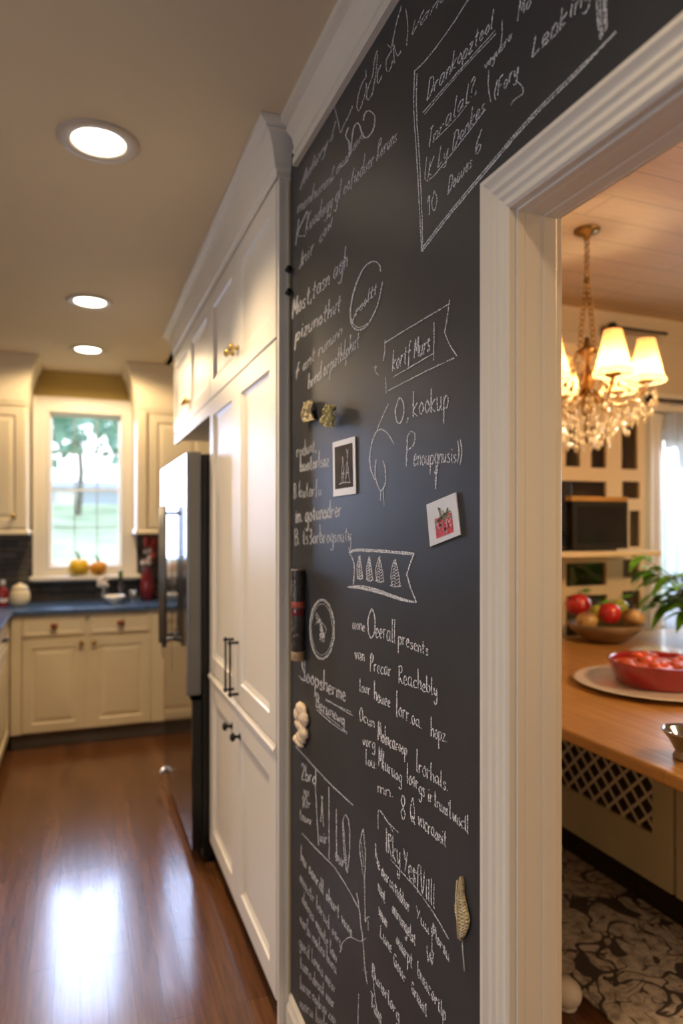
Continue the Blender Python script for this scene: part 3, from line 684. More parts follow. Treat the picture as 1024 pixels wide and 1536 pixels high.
# ------------------------------------------------------------------ chalk on the board
G = {
 'a': [[(3, 3.6), (1.5, 4.1), (.2, 2), (1.2, 0), (2.8, 1.5), (3.1, 4), (3.1, .8), (3.8, 0)]],
 'b': [[(.4, 8.5), (.3, 0)], [(.3, 2.6), (1.8, 4), (3, 2.4), (2, .1), (.3, .6)]],
 'c': [[(2.8, 3.4), (1.5, 4), (.2, 2), (1.3, 0), (2.9, .7)]],
 'd': [[(2.8, 3.4), (1.5, 4), (.2, 2), (1.3, 0), (2.9, 1.4)], [(3.1, 8.5), (3, 1), (3.6, 0)]],
 'e': [[(.3, 2), (2.4, 2.4), (2.2, 3.8), (1.2, 4), (.2, 2), (1.2, 0), (2.8, .7)]],
 'f': [[(3, 8), (2, 8.6), (1.3, 6.5), (1.2, -1.5)], [(0, 4), (2.8, 4.3)]],
 'g': [[(2.8, 3.4), (1.5, 4), (.2, 2), (1.3, 0), (2.8, 1.4), (3, 4), (2.8, -3), (1.2, -4), (.2, -3)]],
 'h': [[(.3, 8.5), (.2, 0)], [(.2, 2.2), (1.8, 4), (2.7, 3), (2.8, 0)]],
 'i': [[(.8, 4), (.7, .6), (1.4, 0)], [(.9, 5.6), (1, 6)]],
 'j': [[(1.6, 4), (1.4, -3), (.2, -3.6)], [(1.6, 5.6), (1.7, 6)]],
 'k': [[(.3, 8.5), (.2, 0)], [(2.8, 4), (.3, 1.8), (2.9, 0)]],
 'l': [[(.7, 8.6), (.5, .6), (1.4, 0)]],
 'm': [[(.2, 4), (.2, 0)], [(.2, 2.6), (1.2, 4), (1.9, 3), (1.9, 0)], [(1.9, 2.6), (3, 4), (3.7, 3), (3.8, 0)]],
 'n': [[(.2, 4), (.2, 0)], [(.2, 2.4), (1.6, 4), (2.5, 3), (2.6, 0)]],
 'o': [[(1.6, 4), (.2, 2.2), (1.2, 0), (2.8, 1.6), (1.8, 4), (1.2, 3.8)]],
 'p': [[(.3, 4), (.1, -4.5)], [(.3, 2.8), (1.8, 4), (3, 2.4), (1.8, 0), (.3, .8)]],
 'q': [[(2.8, 3.4), (1.5, 4), (.2, 2), (1.3, 0), (2.8, 1.4)], [(3, 4), (2.8, -4)]],
 'r': [[(.3, 4), (.3, 0)], [(.3, 2.2), (1.3, 3.8), (2.4, 3.6)]],
 's': [[(2.4, 3.5), (1.2, 4), (.4, 3), (2.2, 1.3), (1.4, 0), (.1, .6)]],
 't': [[(1.3, 7), (1.1, .8), (2.2, 0)], [(0, 4.4), (2.5, 4.7)]],
 'u': [[(.2, 4), (.3, 1), (1.2, 0), (2.4, 1.4), (2.6, 4), (2.6, .8), (3.2, 0)]],
 'v': [[(.1, 4), (1.3, 0), (2.6, 4.2)]],
 'w': [[(.1, 4), (1, 0), (2, 3.2), (2.9, 0), (4, 4.2)]],
 'x': [[(.1, 4), (2.6, 0)], [(2.6, 4), (.1, 0)]],
 'y': [[(.2, 4), (.6, 1), (1.8, .6), (2.7, 4)], [(2.7, 4), (2.5, -3), (1.3, -4), (.3, -2.8)]],
 'z': [[(.2, 4), (2.5, 4), (.2, 0), (2.7, .2)]],
 'A': [[(0, 0), (1.8, 8), (3.4, 0)], [(.6, 3), (3, 3.2)]],
 'B': [[(.3, 8), (.2, 0)], [(.3, 8), (2.6, 7.4), (2.2, 4.6), (.3, 4.2), (3, 3.4), (2.6, .4), (.2, 0)]],
 'D': [[(.4, 8.4), (.2, 0)], [(-.3, 8), (2.4, 8), (3.6, 4), (2, .2), (-.2, 0)]],
 'F': [[(.3, 8), (.2, 0)], [(.3, 8), (3, 8.3)], [(.2, 4.2), (2.2, 4.4)]],
 'G': [[(3, 7), (1.8, 8), (.3, 4), (1.6, 0), (3, 1.6), (3, 3.6), (1.8, 3.6)]],
 'I': [[(.8, 8), (.6, 0)], [(0, 8), (1.8, 8.2)]],
 'J': [[(2.2, 8), (2.1, 1.6), (1, 0), (.1, 1)]], 'W': [[(0, 8), (.8, 0), (1.9, 5.6), (2.8, 0), (3.8, 8)]],
 'K': [[(.3, 8.4), (.1, 0)], [(3, 8), (.3, 3.4), (3.2, 0)]],
 'L': [[(.6, 8.5), (.3, 2), (.2, 0), (3, .6)]],
 'M': [[(0, 0), (.5, 8), (1.9, 2.5), (3.2, 8), (3.8, 0)]],
 'N': [[(.1, 0), (.4, 8), (2.6, 0), (2.9, 8)]],
 'O': [[(1.8, 8.4), (.2, 5), (.6, 1), (1.8, -.2), (3.2, 2.6), (3, 6.6), (1.7, 8.4)]],
 'P': [[(.8, 8), (.4, 4), (.2, 0)], [(.3, 6.6), (1.4, 8.8), (3.2, 8), (2.8, 5.6), (.6, 4.2)]],
 'Q': [[(1.8, 8), (.2, 4), (1.6, 0), (3.2, 3), (1.9, 8)], [(1.6, 2), (3.4, -.6)]],
 'R': [[(.3, 8), (.2, 0)], [(.2, 7.6), (2, 8.4), (2.8, 6.4), (.4, 4.2), (3, 0)]],
 'S': [[(3, 7), (1.8, 8.2), (.4, 6.6), (2.6, 3), (1.6, 0), (.1, 1)]],
 'T': [[(0, 8), (3.4, 8.4)], [(1.7, 8), (1.5, 0)]],
 'U': [[(.2, 8), (.3, 2), (1.6, 0), (3, 2.4), (3.2, 8)]],
 'V': [[(0, 8), (1.6, 0), (3.4, 8.2)]],
 'Y': [[(0, 8), (1.6, 4)], [(3.2, 8), (1, 0)]],
 '0': [[(1.6, 8), (.2, 4), (1.5, 0), (2.8, 4), (1.6, 8)]],
 '1': [[(0, 6), (1, 8), (.9, 0)]],
 '2': [[(.2, 6.4), (1.6, 8), (2.8, 6), (.2, .2), (3, .4)]],
 '3': [[(.2, 7.4), (2, 8), (2.2, 5), (1, 4.2), (2.8, 2.6), (1.6, 0), (.1, .8)]],
 '6': [[(2.4, 8), (.6, 4.6), (.5, 1), (1.8, 0), (2.6, 2), (1.5, 3.4), (.6, 2)]],
 '8': [[(1.6, 4.2), (.3, 6.2), (1.6, 8.4), (2.8, 6.4), (1.6, 4.2), (.2, 2), (1.6, -.2), (3, 2), (1.6, 4.2)]],
 ',': [[(.8, .6), (.3, -1.4)]], '.': [[(.3, 0), (.7, .4)]], "'": [[(.5, 8), (.3, 6)]], ':': [[(.4, .4), (.6, .8)], [(.5, 3), (.6, 3.4)]],
 '(': [[(1.6, 9), (.2, 4), (1.4, -1)]], ')': [[(.2, 9), (1.6, 4), (.3, -1)]], '?': [[(0, 7), (1.4, 8.4), (2.4, 6.4), (1.1, 4), (1, 2)], [(.9, .2), (1, .5)]],
}
def catmull(pts, k=4):
    if len(pts) < 3: return pts
    out = []
    for i in range(len(pts) - 1):
        p0 = pts[max(i - 1, 0)]; p1 = pts[i]; p2 = pts[i + 1]; p3 = pts[min(i + 2, len(pts) - 1)]
        for j in range(k):
            t = j / k
            out.append(tuple(.5 * (2 * b + (c - a) * t + (2 * a - 5 * b + 4 * c - d) * t * t + (3 * b - a - 3 * c + d) * t ** 3) for a, b, c, d in zip(p0, p1, p2, p3)))
    out.append(pts[-1]); return out
SK = [0]
class Chalk:
    def __init__(s, name, level=2): s.name = name; s.level = level; s.mb = MB()
    def line(s, pts, w=1.6, smooth=True, jit=.25):
        if smooth: pts = catmull(pts)
        # split long spans so the hand wobble shows
        q = [pts[0]]
        for a, b in zip(pts[:-1], pts[1:]):
            n = max(1, int(math.dist(a, b) / 6))
            for j in range(1, n + 1): q.append((a[0] + (b[0] - a[0]) * j / n, a[1] + (b[1] - a[1]) * j / n))
        q = [(x + random.uniform(-jit, jit), y + random.uniform(-jit, jit)) for x, y in q]
        SK[0] += 1; off = -.0005 - (SK[0] % 400) * 1.5e-6
        vs = []; fs = []
        for i, p in enumerate(q):
            a = q[max(i - 1, 0)]; b = q[min(i + 1, len(q) - 1)]
            dx, dy = b[0] - a[0], b[1] - a[1]; l = math.hypot(dx, dy) or 1
            ww = w * .5 * random.uniform(.75, 1.2); nx, ny = -dy / l * ww, dx / l * ww
            for sgn in (1, -1): vs.append(onx(p[0] + nx * sgn, p[1] + ny * sgn, off))
        for i in range(len(q) - 1): fs.append((2 * i, 2 * i + 1, 2 * i + 3, 2 * i + 2))
        s.mb.add(vs, fs); return s
    def text(s, txt, A, B, h0, h1=None, slant=0, w=1.5, up=(0, -1), asc=1.12, rep=1):
        """single-stroke hand lettering; A, B baseline ends on the photo, h = x-height there"""
        h1 = h1 or h0; adv = []; x = 0
        for ch in txt:
            if ch == ' ': adv.append((x, None)); x += 2.6; continue
            g = G[ch]; wd = max(p[0] for st in g for p in st); adv.append((x, g)); x += wd + .9
        tot = max(x - .9, 1)
        for r in range(rep):
            for x0, g in adv:
                if not g: continue
                jy = random.uniform(-.35, .35); js = random.uniform(.9, 1.12)
                for st in g:
                    pts = []
                    for (gx, gy) in st:
                        t = (x0 + gx) / tot; h = (h0 + (h1 - h0) * t) / 4 * js
                        yy = (gy if gy <= 4 else 4 + (gy - 4) * asc) + jy + random.uniform(-.12, .12)
                        bx = A[0] + (B[0] - A[0]) * t; by = A[1] + (B[1] - A[1]) * t
                        pts.append((bx + up[0] * yy * h + slant * yy * h, by + up[1] * yy * h))
                    s.line(pts, w, True, .18)
        return s
    def scribble(s, x0, x1, yf, n, w=1.0):
        pts = []
        for i in range(n):
            t = i / (n - 1); x = x0 + (x1 - x0) * t + random.uniform(-.8, .8); a, b = yf(t); pts.append((x, random.uniform(a, b) if random.random() < .3 else (a if i % 2 else b)))
        return s.line(pts, w, False)
    def done(s): return s.mb.build(s.name, M['chalk%d' % s.level], wall_r)
def Z(ox, oy, sc, pts): return [(ox + x * sc, oy + y * sc) for x, y in pts]

# top scrawl
E_ = lambda p: Z(400, 0, .2148, p)
c = Chalk('chalk_lettering', 2)
for p in ([(470, 735), (500, 860), (515, 925), (530, 890), (560, 830), (600, 740)], [(690, 490), (690, 540), (660, 590), (635, 690), (630, 760), (650, 765), (690, 640), (695, 580)],
          [(770, 350), (750, 430), (740, 520), (700, 640), (700, 690), (715, 690), (740, 640), (760, 520), (775, 380)], [(800, 450), (775, 500), (770, 560), (780, 580), (805, 530)],
          [(840, 310), (870, 350), (835, 420), (835, 490), (860, 490), (880, 420), (890, 440), (885, 310), (910, 390), (940, 350)], [(940, 40), (900, 180), (870, 330)], [(970, 60), (985, 200), (975, 320)]):
    c.line(E_(p), 1.7)
c.text('Vandlei', (612, 60), (700, -40), 13, 15, .35, 1.6)
c.done()
c = Chalk('chalk_swirl', 1)
c.line(E_([(675, 840), (685, 790), (720, 775), (755, 820), (740, 910), (700, 960), (670, 945), (650, 880), (630, 860), (605, 900), (590, 1010), (580, 1080)]), 2.0)
c.line(E_([(570, 890), (550, 950), (575, 1000), (570, 1100), (540, 1150), (500, 1170)]), 1.8); c.done()
c = Chalk('chalk_lettering', 2); c.text('Lauban', (495, 274), (543, 209), 10, 11, .2, 1.5); c.done()
c = Chalk('chalk_lettering', 3); c.text('Auhury L', (450, 284), (500, 205), 13, 13, .25, 2); c.text('menhunm', (445, 322), (494, 276), 11, 11, .15, 2); c.done()
# the frame with the list
c = Chalk('chalk_frame', 1); F_ = lambda p: Z(400, 0, .547, p)
for o in (0, 7): c.line(F_([(405 + o, 195 + o), (403 + o, 300), (412 + o, 450), (420 + o * .8, 600), (424 + o * .4, 690)]), 1.7)
for o in (0, 9): c.line(F_([(425, 690 - o), (500, 592 - o), (600, 472 - o), (720, 332 - o), (850, 202 - o), (957, 86 + o * .3)]), 1.8 if o else 2.2)
c.line(F_([(405, 195), (440, 160), (500, 80), (552, 0), (600, -60)]), 1.6)
for o in (0, 9, 20, 27): c.line(F_([(901 + o, -60), (907 + o * .9, 40), (914 + o * .6, 108 - o)]), 2.4, jit=.5)
c.done()
c = Chalk('chalk_lettering', 1); c.text('Drankopzteol', (640, 150), (738, 42), 15, 15, .12, 1.6, asc=.9); c.line([(634, 168), (640, 162), (690, 104), (742, 46)], 1.5); c.line([(636, 172), (690, 108), (744, 50)], 1.2)
c.text('Inralal?,', (642, 222), (714, 137), 13, 13, .12, 1.5); c.line([(649, 213), (680, 182), (704, 152)], 1.2); c.text('K Ly Donkes', (641, 270), (726, 166), 13, 13, .12, 1.5)
c.line([(640, 235), (641, 272), (690, 214), (728, 164)], 1.4); c.text('Dooues', (671, 292), (707, 249), 12, 12, .12, 1.5); c.text('6', (711, 236), (720, 226), 16, 16, .1, 1.6); c.text('10', (641, 326), (655, 312), 15, 15, 0, 1.5)
c.text('veyubra', (726, 106), (767, 58), 9, 9, .12, 1.4); c.line([(753, 30), (752, 60), (748, 80)], 1.5); c.line([(733, 105), (732, 130), (736, 153)], 1.5); c.text('(Fory', (740, 150), (776, 112), 12, 13, .1, 1.6); c.line([(773, 120), (783, 130), (784, 140), (776, 146), (769, 152), (766, 158)], 1.5)
c.text('Mo', (776, 30), (795, 8), 14, 14, .1, 1.7); c.text('Lenking', (797, 88), (885, -4), 16, 18, .12, 1.9, asc=.8); c.line([(812, 72), (830, 55), (846, 37)], 1.3); c.done()
# left column upper text
c = Chalk('chalk_lettering', 2); c.text('Kuodagy gl eofieduer Reruns', (458, 350), (594, 212), 13, 13, .12, 1.6); c.text('K', (443, 367), (458, 352), 18, 18, .1, 2.2); c.text('cow', (478, 368), (497, 338), 11, 11, .12, 1.7); c.text('Jnir', (447, 405), (470, 378), 12, 12, .1, 1.9); c.done()
c = Chalk('chalk_lettering', 2)
c.text('Most,tasn agh', (438, 478), (520, 400), 13, 15, .08, 1.7, rep=2); c.text('pizunothvt', (443, 512), (510, 466), 12, 13, .08, 1.7, rep=2); c.text('f ant rununn', (443, 568), (512, 502), 10, 11, .08, 1.5); c.text('hrnd.orputhlphut', (462, 584), (538, 519), 11, 12, .05, 1.5, rep=2); c.done()
c = Chalk('chalk_circle', 1); g = lambda p: Z(425, 180, .293, p)
c.line(g([(497, 775), (490, 740), (455, 724), (410, 760), (365, 860), (343, 970), (350, 1050), (385, 1075), (430, 1050), (480, 950), (508, 826)]), 2.0); c.line(g([(345, 1000), (358, 1045), (390, 1062), (432, 1040)]), 1.4); c.line(g([(350, 1050), (375, 980), (460, 900)]), 1.2)
c.text('rcoltt', (533, 474), (564, 440), 9, 9, .1, 1.3, rep=2); c.done()
c = Chalk('chalk_banner', 1)
c.line(g([(515, 1142), (650, 1060), (850, 940)]), 1.9); c.line(g([(850, 918), (838, 1010), (825, 1088)]), 1.6); c.line(g([(825, 1088), (850, 1150), (888, 1208)]), 1.6); c.line(g([(535, 1387), (700, 1300), (873, 1218)]), 1.7); c.line(g([(520, 1122), (518, 1180), (510, 1232)]), 1.4); c.line(g([(522, 1318), (526, 1402)]), 1.3); c.line(g([(771, 1035), (768, 1232)]), 1.4); c.line(g([(560, 1316), (660, 1258), (765, 1196)]), 1.5)
c.text('kortf Murs', (588, 557), (644, 526), 15, 16, .05, 1.5, rep=2, asc=.85); c.line(g([(460, 1270), (475, 1260), (468, 1282), (485, 1306)]), 1.2); c.done()
h = lambda p: Z(425, 560, .293, p)
c = Chalk('chalk_lettering', 1); c.text('O,', (592, 634), (612, 630), 17, 17, 0, 1.8); c.text('kookup', (619, 625), (672, 612), 19, 19, .0, 1.9, asc=.75); c.done()
c = Chalk('chalk_lettering', 1); c.text('P', (608, 700), (622, 697), 22, 22, 0, 1.9); c.text('enoupgnusis))', (620, 698), (692, 692), 15, 13, .02, 1.6); c.line(h([(782, 470), (780, 530), (779, 592)]), 2.0); c.done()
c = Chalk('chalk_sketch', 1); c.line(h([(537, 155), (505, 225), (480, 288)]), 1.5)
c.line(h([(566, 362), (530, 305), (490, 287), (460, 330), (442, 420), (447, 490), (468, 545)]), 1.9); c.line(h([(475, 438), (468, 520), (488, 590), (505, 597), (523, 550), (518, 480), (507, 445)]), 1.6); c.line(h([(498, 600), (496, 650)]), 1.1); c.line(h([(510, 600), (515, 682)]), 1.1); c.done()
c = Chalk('chalk_lettering', 3); c.text('rodunt,', (445, 686), (474, 676), 10, 10, 0, 1.6); c.text('buotorlsoz', (450, 707), (493, 698), 10, 10, 0, 1.7, rep=2); c.text('8 kutorfu', (440, 748), (482, 742), 11, 10, 0, 1.6); c.done()
c = Chalk('chalk_lettering', 2); c.text('in. gotunodrer', (443, 784), (511, 774), 12, 13, 0, 1.6, rep=2, asc=.7); c.text('B. ts3orbrogsouty', (442, 817), (526, 812), 11, 12, 0, 1.6); c.done()
# banner of trees
c = Chalk('chalk_banner', 1)
for o in (0, 8): c.line(h([(337, 912 + o), (380, 901 + o), (500, 906 + o), (668, 921 + o)]), 2.2)
c.line(h([(668, 921), (630, 1030)]), 2.0); c.line(h([(630, 1030), (655, 1110), (680, 1174)]), 2.0)
for o in (0, 8, 14): c.line(h([(328 + o, 1095), (400, 1088 + o), (500, 1114 + o), (600, 1150 + o * .8), (678, 1173)]), 2.0)
c.line(h([(336, 915), (362, 980), (358, 1082)]), 1.8)
for (x, ap, b, wd) in ((390, 937, 1045, 30), (440, 942, 1054, 34), (492, 942, 1060, 42), (572, 955, 1084, 50)):
    c.line(h([(x - wd * .1, ap), (x - wd * .45, (ap + b) / 2), (x - wd * .35, b)]), 1.1); c.line(h([(x, ap), (x + wd * .35, (ap + b) / 2 + 10), (x + wd * .5, b)]), 1.1)
    for k in range(9):
        t = k / 8; yy = ap + (b - ap) * t; ww = wd * (.08 + .42 * t)
        c.line(h([(x - ww, yy + 4), (x - ww * .3, yy - 5), (x + ww * .2, yy + 7), (x + ww, yy - 2)]), 1.2)
    c.line(h([(x - wd * .5, b), (x, b + 9), (x + wd * .6, b + 4)]), 1.6)
c.done()
# oval
I_ = lambda p: Z(425, 840, .293, p)
c = Chalk('chalk_oval', 2)
for (k, w_) in ((1, 2.0), (.96, 1.3), (.86, .9)):
    c.line(I_([(197 + 63 * k * math.sin(a) + random.uniform(-2, 2), 355 - 153 * k * math.cos(a)) for a in [i * PI / 12 - .2 for i in range(26)]]), w_)
for k in range(7): c.line(I_([(170 + random.uniform(-15, 15), 270 + 10 * k), (190, 320 + random.uniform(-20, 20)), (205 + random.uniform(-15, 15), 360 + 10 * k), (185, 380 + random.uniform(-30, 40))]), 1.1)
c.done()
c = Chalk('chalk_lettering', 1); c.text('uone', (529, 943), (547, 947), 9, 9, 0, 1.3); c.text('O', (551, 956), (562, 958), 18, 18, 0, 1.7); c.text('eerall', (563, 955), (593, 963), 13, 14, 0, 1.5); c.text('presents', (597, 965), (642, 984), 11, 10, 0, 1.5); c.done()
c = Chalk('chalk_lettering', 1); c.text('van', (532, 987), (546, 991), 10, 10, 0, 1.3); c.text('Precar', (555, 1006), (586, 1014), 12, 11, 0, 1.5); c.text('Reachebly', (598, 1024), (655, 1044), 13, 11, 0, 1.6); c.done()
c = Chalk('chalk_lettering', 1); c.text('lour', (539, 1037), (555, 1042), 9, 9, 0, 1.2); c.text('houee', (561, 1050), (585, 1062), 12, 10, 0, 1.5); c.text('lorr.oa.', (594, 1072), (632, 1094), 15, 11, 0, 1.5); c.text('hopz.', (646, 1104), (670, 1114), 13, 11, 0, 1.5); c.done()
c = Chalk('chalk_lettering', 1); c.text('Ocun', (539, 1080), (561, 1092), 9, 9, 0, 1.3); c.text('Molncaroop', (567, 1112), (610, 1133), 14, 10, 0, 1.5); c.text('lrorhals.', (624, 1156), (671, 1187), 16, 10, 0, 1.5); c.done()
c = Chalk('chalk_lettering', 1); c.text('vorg', (544, 1117), (562, 1124), 9, 9, 0, 1.3); c.text('lou:', (548, 1146), (564, 1154), 10, 9, 0, 1.3); c.text('Mluruog', (568, 1150), (602, 1174), 14, 10, 0, 1.5); c.text('loorgs ir', (610, 1172), (648, 1206), 14, 11, 0, 1.5); c.text("truns'l.wisctl", (651, 1208), (702, 1250), 11, 11, 0, 1.5); c.done()
c = Chalk('chalk_lettering', 1); c.text('mn.', (566, 1188), (589, 1196), 11, 9, 0, 1.4); c.text('8 Q', (601, 1226), (622, 1234), 18, 16, 0, 1.5); c.text('vncraonit', (627, 1238), (669, 1271), 13, 11, 0, 1.6); c.done()
c = Chalk('chalk_lettering', 2); c.text('Soopsherme', (452, 1020), (518, 1052), 13, 12, 0, 1.5, rep=2); c.line(I_([(112, 520), (108, 610)]), 1.8); c.line(I_([(78, 590), (105, 620), (125, 600)]), 1.3); c.line(I_([(215, 710), (280, 752), (355, 797)]), 1.4); c.line(I_([(215, 718), (345, 778)]), 1.2)
c.text('Berunewq', (474, 1060), (516, 1088), 9, 9, 0, 1.4, rep=2); c.line(I_([(170, 765), (240, 830), (326, 890)]), 1.5); c.line(I_([(180, 762), (300, 862), (328, 882)]), 1.2); c.done()
J_ = lambda p: Z(425, 1110, .293, p)
c = Chalk('chalk_chart', 2); c.line(J_([(62, 32), (230, 215), (356, 334)]), 2.0); c.text('2brd', (452, 1168), (474, 1178), 11, 11, 0, 1.5, rep=2); c.text('uui', (455, 1191), (463, 1195), 8, 8, 0, 1.1); c.text('10r', (453, 1211), (466, 1213), 8, 8, 0, 1.3); c.text('tnonr', (449, 1228), (468, 1240), 8, 8, 0, 1.3)
for p in ([(162, 230), (180, 542)], [(195, 285), (205, 445)], [(232, 240), (234, 612)], [(270, 353), (272, 600)], [(318, 380), (304, 420), (308, 560), (318, 640)], [(318, 380), (336, 430), (338, 560), (326, 682)], [(200, 290), (190, 420)]): c.line(J_(p), 1.5)
c.line(J_([(305, 400), (322, 640)]), 1.0); c.text('uir', (480, 1262), (490, 1266), 9, 9, 0, 1.2, rep=2); c.text('vurl', (503, 1290), (520, 1306), 10, 10, 0, 1.3, rep=2)
c.line(J_([(95, 477), (180, 570), (260, 652), (330, 762), (385, 862)]), 1.9); c.done()
c = Chalk('chalk_feather', 2); c.line(J_([(407, 455), (390, 540), (400, 640), (413, 700), (420, 600), (408, 455)]), 1.5); c.line(J_([(398, 520), (412, 650)]), .9); c.line(J_([(414, 690), (419, 920), (430, 905), (442, 908)]), 1.5); c.line(J_([(375, 783), (387, 862), (398, 960), (408, 1040), (416, 1160), (430, 1250)]), 1.8); c.line(J_([(405, 1175), (430, 1192)]), 1.3); c.line(J_([(290, 1088), (300, 1042), (340, 1010), (390, 1030), (422, 1015)]), 1.5); c.line(J_([(385, 1295), (380, 1460)]), 1.2); c.line(J_([(432, 920), (434, 975)]), 1.1); c.done()
c = Chalk('chalk_paragraph', 3)
rows = [(90, 620, 350, 1010), (85, 725, 300, 1075), (95, 830, 270, 1140), (85, 940, 270, 1200), (80, 1050, 265, 1300), (85, 1160, 260, 1380), (85, 1270, 265, 1460), (85, 1370, 240, 1500)]
words = ['hu sonrdl ohurt vuos', 'moutr lorud osru', 'dorus munte lan', 'vorlu nodes buru', 'gurd lonsa meor', 'tuorn desal vour', 'lurse nodrou cen', 'moru ludes']
for (x0, y0, x1, y1), wd in zip(rows, words):
    a, b = J_([(x0, y0), (x1, y1)]); c.text(wd, a, b, 10, 9, 0, 1.5, rep=1 if y0 > 700 else 2)
c.done()
c = Chalk('chalk_lettering', 2); c.line(J_([(485, 455), (487, 358), (530, 415), (588, 475)]), 1.6); c.line(J_([(500, 365), (540, 430), (560, 470)]), 1.1); c.line(J_([(527, 450), (526, 580)]), 1.8); c.text('Rky YesfVilll', (582, 1278), (652, 1362), 18, 20, 0, 1.5, rep=2, asc=.7); c.line(J_([(548, 612), (680, 762), (770, 890), (848, 1022)]), 1.8); c.done()
c = Chalk('chalk_paragraph', 2)
for (tx, A, B, hh) in (('ho', (563, 1285), (569, 1309), 11), ('ourcutubhor', (572, 1312), (614, 1370), 10), ('vant', (567, 1335), (577, 1355), 10), ('ourungelst', (588, 1368), (623, 1420), 11), ('Yuu', (624, 1375), (643, 1402), 9), ('Msrsu', (649, 1404), (673, 1443), 11), ('W', (640, 1440), (650, 1450), 11), ('vounr', (568, 1372), (581, 1394), 10), ('Lune', (570, 1405), (587, 1430), 10), ('ouurpt', (594, 1414), (618, 1453), 11), ('Gour', (590, 1446), (608, 1476), 10), ('huucortlp', (626, 1462), (668, 1532), 12), ('Gruuit', (617, 1488), (640, 1526), 11), ('Bunsrlorg', (558, 1464), (598, 1532), 11), ('Tunt', (556, 1508), (572, 1540), 11)):
    c.text(tx, A, B, hh, hh, 0, 1.5, rep=2, asc=.7)
c.line(J_([(758, 955), (760, 1090)]), 1.6); c.line(J_([(688, 1170), (690, 1220)]), 1.4); c.line(J_([(455, 1180), (470, 1330), (490, 1450)]), 1.2); c.done()

# ------------------------------------------------------------------ things fixed to the board
def card(name, quad, lab, m, th=.002, off=.0006):
    """flat card on the board: 4 photo corners, outline taken to the wall"""
    P = [onx(x, y, 0) for x, y in quad]
    o_ = MB(); A = [Vector((-off, p.y, p.z)) for p in P]; Bq = [Vector((-off - th, p.y, p.z)) for p in P]
    o_.add(A + Bq, [(0, 1, 2, 3), (7, 6, 5, 4)] + [(i, (i + 1) % 4, 4 + (i + 1) % 4, 4 + i) for i in range(4)])
    return P, o_
def bil(P, u, v, x):
    p = P[0] * (1 - u) * (1 - v) + P[1] * u * (1 - v) + P[2] * u * v + P[3] * (1 - u) * v
    return Vector((x, p.y, p.z))
def bquad(mb, P, u0, u1, v0, v1, x): mb.add([bil(P, u0, v0, x), bil(P, u1, v0, x), bil(P, u1, v1, x), bil(P, u0, v1, x)], [(0, 1, 2, 3)])
def bline(mb, P, pts, w, x):
    for (a, b) in zip(pts[:-1], pts[1:]):
        p = bil(P, a[0], a[1], x); q_ = bil(P, b[0], b[1], x); d = (q_ - p)
        if d.length < 1e-6: continue
        nn = Vector((0, -d.z, d.y)).normalized() * w
        mb.add([p + nn, p - nn, q_ - nn, q_ + nn], [(0, 1, 2, 3)])
P, o_ = card('instant_photo', [(500, 664), (533.5, 654.5), (535, 740.5), (501, 745)], '', M['paper'])
ph = thing('instant_photo', sum(P, Vector()) / 4, 'white bordered instant photo with dark picture stuck on the chalkboard', 'photo')
o_.build('print_paper', M['paper'], ph)
mb = MB(); bquad(mb, P, .1, .9, .1, .87, -.003); pic = mb.build('picture', M['photodark'], ph)
mb = MB()
for pts in ([(.42, .78), (.44, .5), (.48, .36), (.53, .5), (.5, .78)], [(.46, .36), (.47, .3), (.5, .36)], [(.58, .78), (.64, .5), (.66, .42), (.72, .55), (.76, .78)], [(.62, .6), (.74, .62)], [(.64, .18), (.68, .28), (.72, .2), (.70, .34), (.66, .3)], [(.68, .34), (.69, .46)], [(.3, .79), (.5, .77), (.8, .79)], [(.42, .6), (.55, .62)], [(.44, .7), (.52, .55)], [(.6, .72), (.72, .5)]):
    bline(mb, P, pts, .0012, -.0034)
mb.build('sketch_lines', M['tin'], pic)
P, o_ = card('greeting_card', [(641, 757), (685, 738.5), (692, 802), (646.5, 820)], '', M['card'])
gc = thing('greeting_card', sum(P, Vector()) / 4, 'tilted white card with red printed picture stuck on the chalkboard', 'card')
o_.build('card_paper', M['card'], gc)
mb = MB(); bquad(mb, P, .25, .82, .42, .88, -.0030); pr_ = mb.build('picture', M['photored'], gc)
mb = MB()
for pts in ([(.25, .5), (.5, .46), (.82, .5)], [(.3, .55), (.45, .42), (.6, .56)], [(.42, .2), (.46, .44)], [(.46, .22), (.5, .44)], [(.55, .3), (.62, .46)], [(.72, .28), (.7, .45), (.62, .44), (.72, .28)], [(.4, .2), (.48, .24)], [(.5, .4), (.8, .38)]): bline(mb, P, pts, .0016, -.0036)
mb.build('green_lines', M['photogreen'], pr_)
mb = MB()
for k in range(16):
    u = random.uniform(.28, .74); v = random.uniform(.55, .82); bline(mb, P, [(u, v), (u + .07, v - .05), (u + .03, v + .04)], .0011, -.0038)
mb.build('pink_lines', M['photopink'], pr_)
mb = MB(); x_ = -.0031
for pts in ([(.06, .33), (.11, .29), (.14, .34), (.06, .42), (.15, .41)], [(.18, .34), (.19, .4), (.23, .4), (.24, .34)], [(.27, .4), (.27, .33), (.32, .34)]): bline(mb, P, pts, .0009, x_)
mb.build('printed_lettering', M['paper'], gc)
